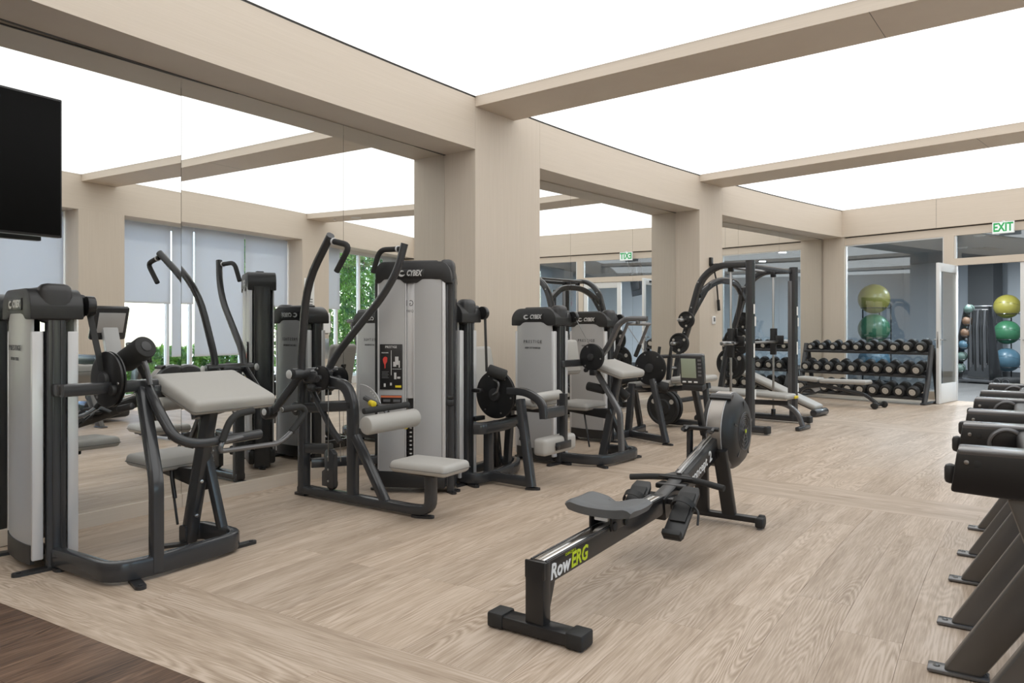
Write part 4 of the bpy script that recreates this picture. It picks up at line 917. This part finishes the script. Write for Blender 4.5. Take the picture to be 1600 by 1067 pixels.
# monitor
part('monitor_arm', 'satin_black', t, rtube([(1.93, .03, .56), (1.80, .035, .82), (1.77, .035, .88)], .055, .03, .08, up=(0, 1, 0)))
part('handle_hook', 'satin_black', t, tube([(1.84, -.06, .60), (1.80, -.06, .585), (1.76, -.06, .60)], .012, .02), tube([(1.84, .10, .60), (1.80, .10, .585), (1.76, .10, .60)], .012, .02), cyl((1.85, -.09, .60), (1.85, .13, .60), .014))
mo = part('monitor', 'frame', t, rbox((1.74, .03, .96), (.05, .145, .185), .014, (0, R_(-8), 0), 3)); part('lcd_screen', 'lcd', mo, rbox((1.7125, .045, .966), (.003, .09, .115), .001, (0, R_(-8), 0)))
for k in range(5): part('button', 'grey_mark', mo, rbox((1.7135 - .003 * (k - 2), -.021, .925 + .022 * k), (.003, .02, .012), .001, (0, R_(-8), 0)))
for k in range(3): part('button', 'white_mark', mo, rbox((1.724, .075 - .035 * k, .885), (.003, .022, .009), .001, (0, R_(-8), 0)))
part('monitor_base', 'black_plastic', t, rbox((1.765, .03, .855), (.07, .13, .04), .01, (0, R_(-8), 0)))

# ------------------------------------------------------------------ TREADMILLS along the windows
tm = thing('treadmill', 'nearest treadmill at the right edge, its black handrail pod closest to the camera', 'treadmill', -2.948, 4.0, 0, 0, 'treadmills along the window wall')
part('deck', 'black_plastic', tm, rbox((0, -1.10, .13), (.60, 1.16, .10), .02)); part('running_belt', 'rubber', tm, rbox((0, -1.10, .183), (.46, 1.14, .008), .003)); part('motor_cover', 'frame', tm, rbox((0, -.55, .17), (.58, .26, .24), .05, seg=3))
for sg in (-1, 1):
    x = sg * .307; x0 = x - .03
    side = part('side_arm', 'gunmetal', tm, prism([(x0, y, z) for y, z in ((-.02, .015), (-.27, .44), (-.265, .52), (-.185, .765), (-.36, .765), (-.43, .53), (-.42, .46), (-.135, .012))], (.06, 0, 0), .012))
    part('foot_plate', 'frame_light', tm, rbox((x, -.065, .010), (.075, .185, .014), .006)); part('foot_hole', 'satin_black', tm, cyl((x, .0, .017), (x, .0, .0185), .011, .0005, 12))
    pod = part('handrail_pod', 'satin_black', tm, prism([(x0 - .02, y, z) for y, z in ((-.078, .868), (-.063, .758), (-.20, .752), (-.78, .765), (-.82, .80), (-.80, .868))], (.10, 0, 0), .008))
    part('pod_top', 'frame_light', pod, rbox((x, -.44, .869), (.104, .72, .016), .006)); part('pod_tab', 'black_plastic', pod, rbox((x + .0, -.062, .800), (.03, .03, .055), .012))
    part('screw', 'steel', pod, cyl((x0 - .021, -.10, .842), (x0 - .023, -.10, .842), .006, .0005, 10)); part('screw_recess', 'rubber', pod, cyl((x0 - .0205, -.125, .838), (x0 - .0215, -.125, .838), .010, .0005, 12))
    part('speaker_ring', 'frame_light', pod, torus((x - sg * .056, -.205, .815), (1, 0, 0), .050, .007, 32, 8)); part('speaker_cone', 'satin_black', pod, cyl((x - sg * .048, -.205, .815), (x - sg * .054, -.205, .815), .046, .002, 24))
    part('handrail', 'rubber', tm, tube([(x, -.70, .84), (x, -1.05, .82)], .02, 0))
    text('CYBEX', .085, 'satin_black', side, (x + sg * .0315, -.31, .66), V((0, .35, .94)) * 1, V((0, -.94, .35)) if sg < 0 else V((0, .94, -.35)), shear=.2, bold=.002)
    part('swoosh', 'satin_black', side, prism([(x0 - .0005, -.30 + .05 * math.cos(R_(q)) * k_, .36 + .035 * math.sin(R_(q)) * k_) for k_, qs in ((1, range(60, 300, 20)), (.72, range(290, 50, -20))) for q in qs], (-.001, 0, 0)))
part('cross_panel', 'black_plastic', tm, rbox((0, -.33, .83), (.54, .20, .07), .02, seg=3)); part('mast', 'shroud', tm, rtube([(0, -.30, .80), (0, -.36, 1.02), (0, -.42, 1.20)], .20, .07, .1, up=(0, 1, 0)))
cn = part('console', 'frame', tm, rbox((0, -.42, 1.27), (.46, .07, .44), .03, (R_(-16), 0, 0), 3)); part('screen', 'screen', cn, rbox((0, -.465, 1.285), (.36, .006, .27), .004, (R_(-16), 0, 0))); part('back_badge', 'shroud', cn, rbox((0, -.374, 1.27), (.34, .006, .26), .01, (R_(-16), 0, 0)))
text('CYBEX', .06, 'white_mark', cn, (0, -.405, 1.455), (-1, 0, 0), (0, -.28, .96), bold=.001)
for lab, s in (('middle treadmill of the row at the right edge', -1.72), ('farthest treadmill of the row at the right edge, nearest the open door', -.494)):
    c_ = copy_tree(tm); c_.location = W(s, 4.0); c_.rotation_euler = (0, 0, rotz(s)); c_['label'] = lab

# ------------------------------------------------------------------ DUMBBELL RACK
t = thing('dumbbell_rack', 'three-tier charcoal dumbbell rack in front of the glass screen', 'rack', 8.3, 0)
LV = [(.10, .80), (-.06, .44), (-.20, .10)]       # x of the shelf front, z
for y in (.22, -1.86):
    part('side_leg', 'frame', t, rtube([(-.14, y, .02), (.02, y, .40), (.16, y, .93)], .06, .075, .1, up=(0, 1, 0))); part('side_leg', 'frame', t, rtube([(.42, y, .02), (.20, y, .88)], .05, .07, 0, up=(0, 1, 0)))
    part('foot_bar', 'frame', t, rbox((.13, y, .02), (.68, .08, .03), .008))
for x, z in LV:
    part('shelf_rail', 'frame', t, rtube([(x, .22, z), (x, -1.84, z)], .045, .05, 0)); part('shelf_rail', 'frame', t, rtube([(x + .19, .22, z + .05), (x + .19, -1.84, z + .05)], .045, .05, 0))
    part('shelf_tray', 'satin_black', t, rbox((x + .095, -.81, z + .018), (.17, 2.04, .008), .002, (0, R_(-14), 0)))
db = thing('dumbbell', 'round black dumbbell', 'dumbbell', 8.3, 0)
part('handle', 'chrome', db, cyl((-.07, 0, 0), (.07, 0, 0), .015, .002, 12))
for sg in (-1, 1):
    h_ = part('head', 'rubber', db, lathe([(.030, .055), (.066, .058), (.075, .066), (.075, .142), (.068, .152), (.050, .154), (.046, .150), (.0, .150)], (0, 0, 0), (sg, 0, 0), 24))
    part('end_cap', 'end_cap', h_, lathe([(.0, .153), (.030, .153), (.042, .152), (.044, .149)], (0, 0, 0), (sg, 0, 0), 24)); part('cap_mark', 'nickel', h_, torus((sg * .1535, 0, 0), (1, 0, 0), .022, .002, 16, 5))
ORD = ('first', 'second', 'third', 'fourth', 'fifth', 'sixth', 'seventh', 'eighth', 'ninth', 'tenth')
TN = ('top', 'middle', 'bottom')
for r_, (x, z) in enumerate(LV):
    for k in range(10):
        c_ = db if (r_ == 0 and k == 0) else copy_tree(db)
        sc = (.80 + .032 * k) if r_ == 0 else (1.06 + .010 * k if r_ == 1 else 1.16)
        yy = .10 - .2035 * k; rad = .075 * sc; tilt = R_(14)
        base = Matrix.Translation(W(8.3, 0)) @ Matrix.Rotation(rotz(8.3), 4, 'Z')
        zz = z + .026 + .050 + rad * 1.0; loc = base @ V((x + .085, yy, z + .045 + rad / math.cos(tilt)))
        c_.location = loc; c_.rotation_euler = (0, -tilt, rotz(8.3)); c_.scale = (sc ** .5, sc, sc)
        c_['label'] = 'round black dumbbell, %s from the left on the %s tier of the rack' % (ORD[k], TN[r_]); c_['group'] = 'dumbbells on the rack'

# ------------------------------------------------------------------ BALLS AND STORAGE behind the glass
def ball(name, label, mt, p, r, group):
    o = part('ball', mt, None, sphere((0, 0, 0), r, 32, 20)); o.name = name; o.location = p; tag(o, label, 'ball', group)
    part('seam', 'satin_black', o, torus((0, 0, 0), (.3, .2, 1), r + .0006, .0016, 48, 5)); return o
def ball_tower(label, s, d, zs, r, cols, where):
    t = thing('ball_rack', label, 'rack', s, d)
    for a in (-50, 10, 70):
        x, y = math.cos(R_(a)) * (r + .018), math.sin(R_(a)) * (r + .018); part('pole', 'frame', t, cyl((x, y, 0), (x, y, max(zs) - .10), .014, .002, 10))
    part('base_ring', 'frame', t, torus((0, 0, .02), (0, 0, 1), r + .018, .02))
    for z, c_, nm in zip(zs, cols, ('upper', 'middle', 'lower')):
        part('cradle', 'frame', t, torus((0, 0, z - r * .62), (0, 0, 1), r * .80, .008), *[cyl((math.cos(R_(a)) * (r + .018), math.sin(R_(a)) * (r + .018), z - r * .62), (math.cos(R_(a)) * r * .80, math.sin(R_(a)) * r * .80, z - r * .62), .008, .001, 8) for a in (-50, 10, 70)])
        ball('exercise_ball', '%s exercise ball %s' % (c_.split('_')[1], where), c_, W(s, d, z), r, 'exercise balls behind the glass')
ball_tower('slim ball rack holding three exercise balls behind the glass screen', 12.3, -.93, (1.85, 1.19, .48), .325, ('ball_yellow', 'ball_green', 'ball_blue'), 'above the dumbbell rack, left of the door')
ball_tower('slim ball rack partly hidden by the right door leaf', 15.4, .36, (1.70, 1.11, .48), .27, ('ball_yellow', 'ball_green', 'ball_blue'), 'seen through the open doorway, right of the storage frame')
t = thing('storage_frame', 'A-shaped storage frame with hanging bands seen through the open doorway', 'rack', 14.1, .42, 0)
part('base', 'frame_light', t, rbox((.05, 0, .06), (.55, .95, .05), .01))
for y in (.42, -.30):
    part('side_panel', 'satin_black', t, prism([(-.22, y + (.10 if y > 0 else 0), .085), (.30, y + (.10 if y > 0 else 0), .085), (.12, y - .2 * (1 if y > 0 else -1) * .6, 1.68), (-.02, y - .2 * (1 if y > 0 else -1) * .6, 1.68)], (0, .02, 0), .003))
part('top_rail', 'frame_light', t, cyl((.04, .32, 1.68), (.04, -.24, 1.68), .018)); part('hook_rail', 'frame_light', t, cyl((-.10, .20, 1.60), (-.10, -.22, 1.60), .012))
for k in range(9):
    y = .17 - .048 * k; L_ = 1.35 - .07 * (k % 3); part('band', ('rubber', 'grey_mark', 'satin_black')[k % 3], t, tube([(-.12, y, 1.60), (-.16, y + .01, 1.2), (-.15, y - .012, 1.62 - L_), (-.13, y + .015, 1.62 - L_ + .03), (-.12, y + .02, 1.58)], .010, .03, 7))
for k in range(6):
    z = .32 + .26 * k; part('ball_cradle', 'frame_light', t, torus((-.17 + .02 * k, .33 - .028 * k, z - .07), (0, 0, 1), .085, .008, 20, 6))
cl = ('ball_mint', 'ball_mint', 'ball_blue', 'ball_tan', 'ball_tan', 'ball_mint')
for k in range(6):
    z = .32 + .26 * k; p = Matrix.Translation(W(14.1, .42)) @ Matrix.Rotation(rotz(14.1), 4, 'Z') @ V((-.17 + .02 * k, .33 - .028 * k, z))
    o = part('medicine_ball', cl[k], None, sphere((0, 0, 0), .11, 20, 12)); o.location = p; tag(o, '%s medicine ball, %s from the floor on the storage frame' % (('mint', 'mint', 'blue', 'tan', 'tan', 'mint')[k], ORD[k]), 'ball', 'medicine balls on the storage frame')
    part('stripe', 'satin_black', o, torus((0, 0, 0), (1, .2, .25), .1085, .008, 24, 6)); part('stripe', 'satin_black', o, torus((0, 0, 0), (.2, 1, .25), .1085, .006, 24, 6))
for k, (y, z) in enumerate(((-.38, .20), (-.55, .20))):
    o = part('foam_roller', 'foam', None, cyl((-.30, 0, 0), (.30, 0, 0), .085, .01, 22), lathe([(.05, -.302), (.045, -.302), (.045, -.25)], (0, 0, 0), (1, 0, 0), 18)); o.location = W(13.85, .62 - y, .087); o.rotation_euler = (0, 0, rotz(14))
    tag(o, 'black foam roller on the floor %s the storage frame' % ('next to', 'farther right of')[k], 'roller', 'foam rollers'); part('end_ring', 'grey_mark', o, torus((-.301, 0, 0), (1, 0, 0), .06, .004, 20, 6))
o = part('step_platform', 'ball_mint', None, rbox((0, 0, .05), (.36, .70, .08), .02), rbox((0, 0, .12), (.30, .62, .05), .015)); o.location = W(14.6, 1.36); o.rotation_euler = (0, 0, rotz(14.3)); tag(o, 'mint green step platform on the floor right of the storage frame', 'step'); part('tread_mat', 'white_mark', o, rbox((0, 0, .15), (.28, .58, .012), .004))

# ------------------------------------------------------------------ SCREENS AND SMALL FITTINGS
def tv(label, p, ang, wd, ht, tilt=0):
    t = bpy.data.objects.new('television', None); COL.objects.link(t); t.location = p; t.rotation_euler = (tilt, 0, ang); tag(t, label, 'television', 'wall televisions')
    part('casing', 'satin_black', t, rbox((0, .025, 0), (wd, .045, ht), .006)); part('screen', 'screen', t, rbox((0, .0015, 0), (wd - .02, .003, ht - .025), .001)); part('back_cover', 'black_plastic', t, rbox((0, .06, -.05), (wd * .6, .05, ht * .6), .02))
    part('wall_mount', 'frame', t, rbox((0, .09, 0), (.30, .05, .22), .006)); return t
a_ = rotz(-3.6); p1 = W(-3.50, MD + .13); xdir = V((math.cos(rotz(-3.3)), math.sin(rotz(-3.3)), 0))
tv('large black flat television mounted on the mirror at the upper left', p1 - xdir * .70 + V((0, 0, 2.105)), rotz(-3.3), 1.40, .785)
t2 = tv('black television hung behind the glass, seen only in the second mirror bay', W(11.3, 3.1, 2.46), rotz(11.3) + R_(150), 1.45, .90, R_(-8))
part('ceiling_pole', 'frame', t2, cyl((0, .12, 0), (0, .20, 2.98 - 2.46), .025, .003, 12)); part('arm', 'frame', t2, rbox((0, .11, .02), (.08, .06, .16), .01))
t = thing('thermostat', 'small white thermostat on the narrow pillar', 'thermostat', 5.02, .0); part('case', 'white_mark', t, rbox((0, -.012, 1.32), (.085, .024, .12), .006)); part('display', 'grey_mark', t, rbox((0, -.0245, 1.33), (.045, .002, .06), .001))
t = thing('suspension_strap', 'black exercise strap hanging from a hook on the narrow pillar', 'strap', 5.05, .0)
part('hook_plate', 'satin_black', t, rbox((-.12, -.02, 2.17), (.06, .04, .12), .006)); part('hook_plate', 'satin_black', t, rbox((-.10, -.03, 2.08), (.03, .06, .12), .006)); part('strap', 'rubber', t, tube([(-.09, -.05, 2.06), (-.02, -.05, 1.9), (.04, -.04, 1.66), (.06, -.04, 1.50)], .012, .08, 8)); part('grip', 'foam', t, cyl((.05, -.04, 1.62), (.07, -.04, 1.46), .022, .005, 12))
t = thing('notice_sign', 'white paper notice with red symbol on the far window pillar, seen in the mirror', 'sign', 4.72, OD, 0, math.pi); part('sheet', 'paper', t, rbox((0, -.004, 1.85), (.28, .006, .62), .001)); part('symbol', 'red', t, cyl((0, -.008, 1.93), (0, -.0085, 1.93), .06, .0002, 20)); part('print', 'grey_mark', t, *[rbox((0, -.0078, 1.76 - .05 * k), (.18, .001, .02), 0) for k in range(4)], rbox((0, -.0078, 2.06), (.06, .001, .10), 0))
t = thing('towel_dispenser', 'white wall dispenser on the far window pillar, seen in the mirror', 'dispenser', 5.1, OD, 0, math.pi); part('case', 'white_mark', t, rbox((0, -.07, 1.30), (.30, .14, .40), .03, seg=3)); part('slot', 'satin_black', t, rbox((0, -.10, 1.095), (.2, .05, .01), .002)); part('lower_bin', 'steel', t, rbox((0, -.06, .80), (.26, .11, .40), .01))
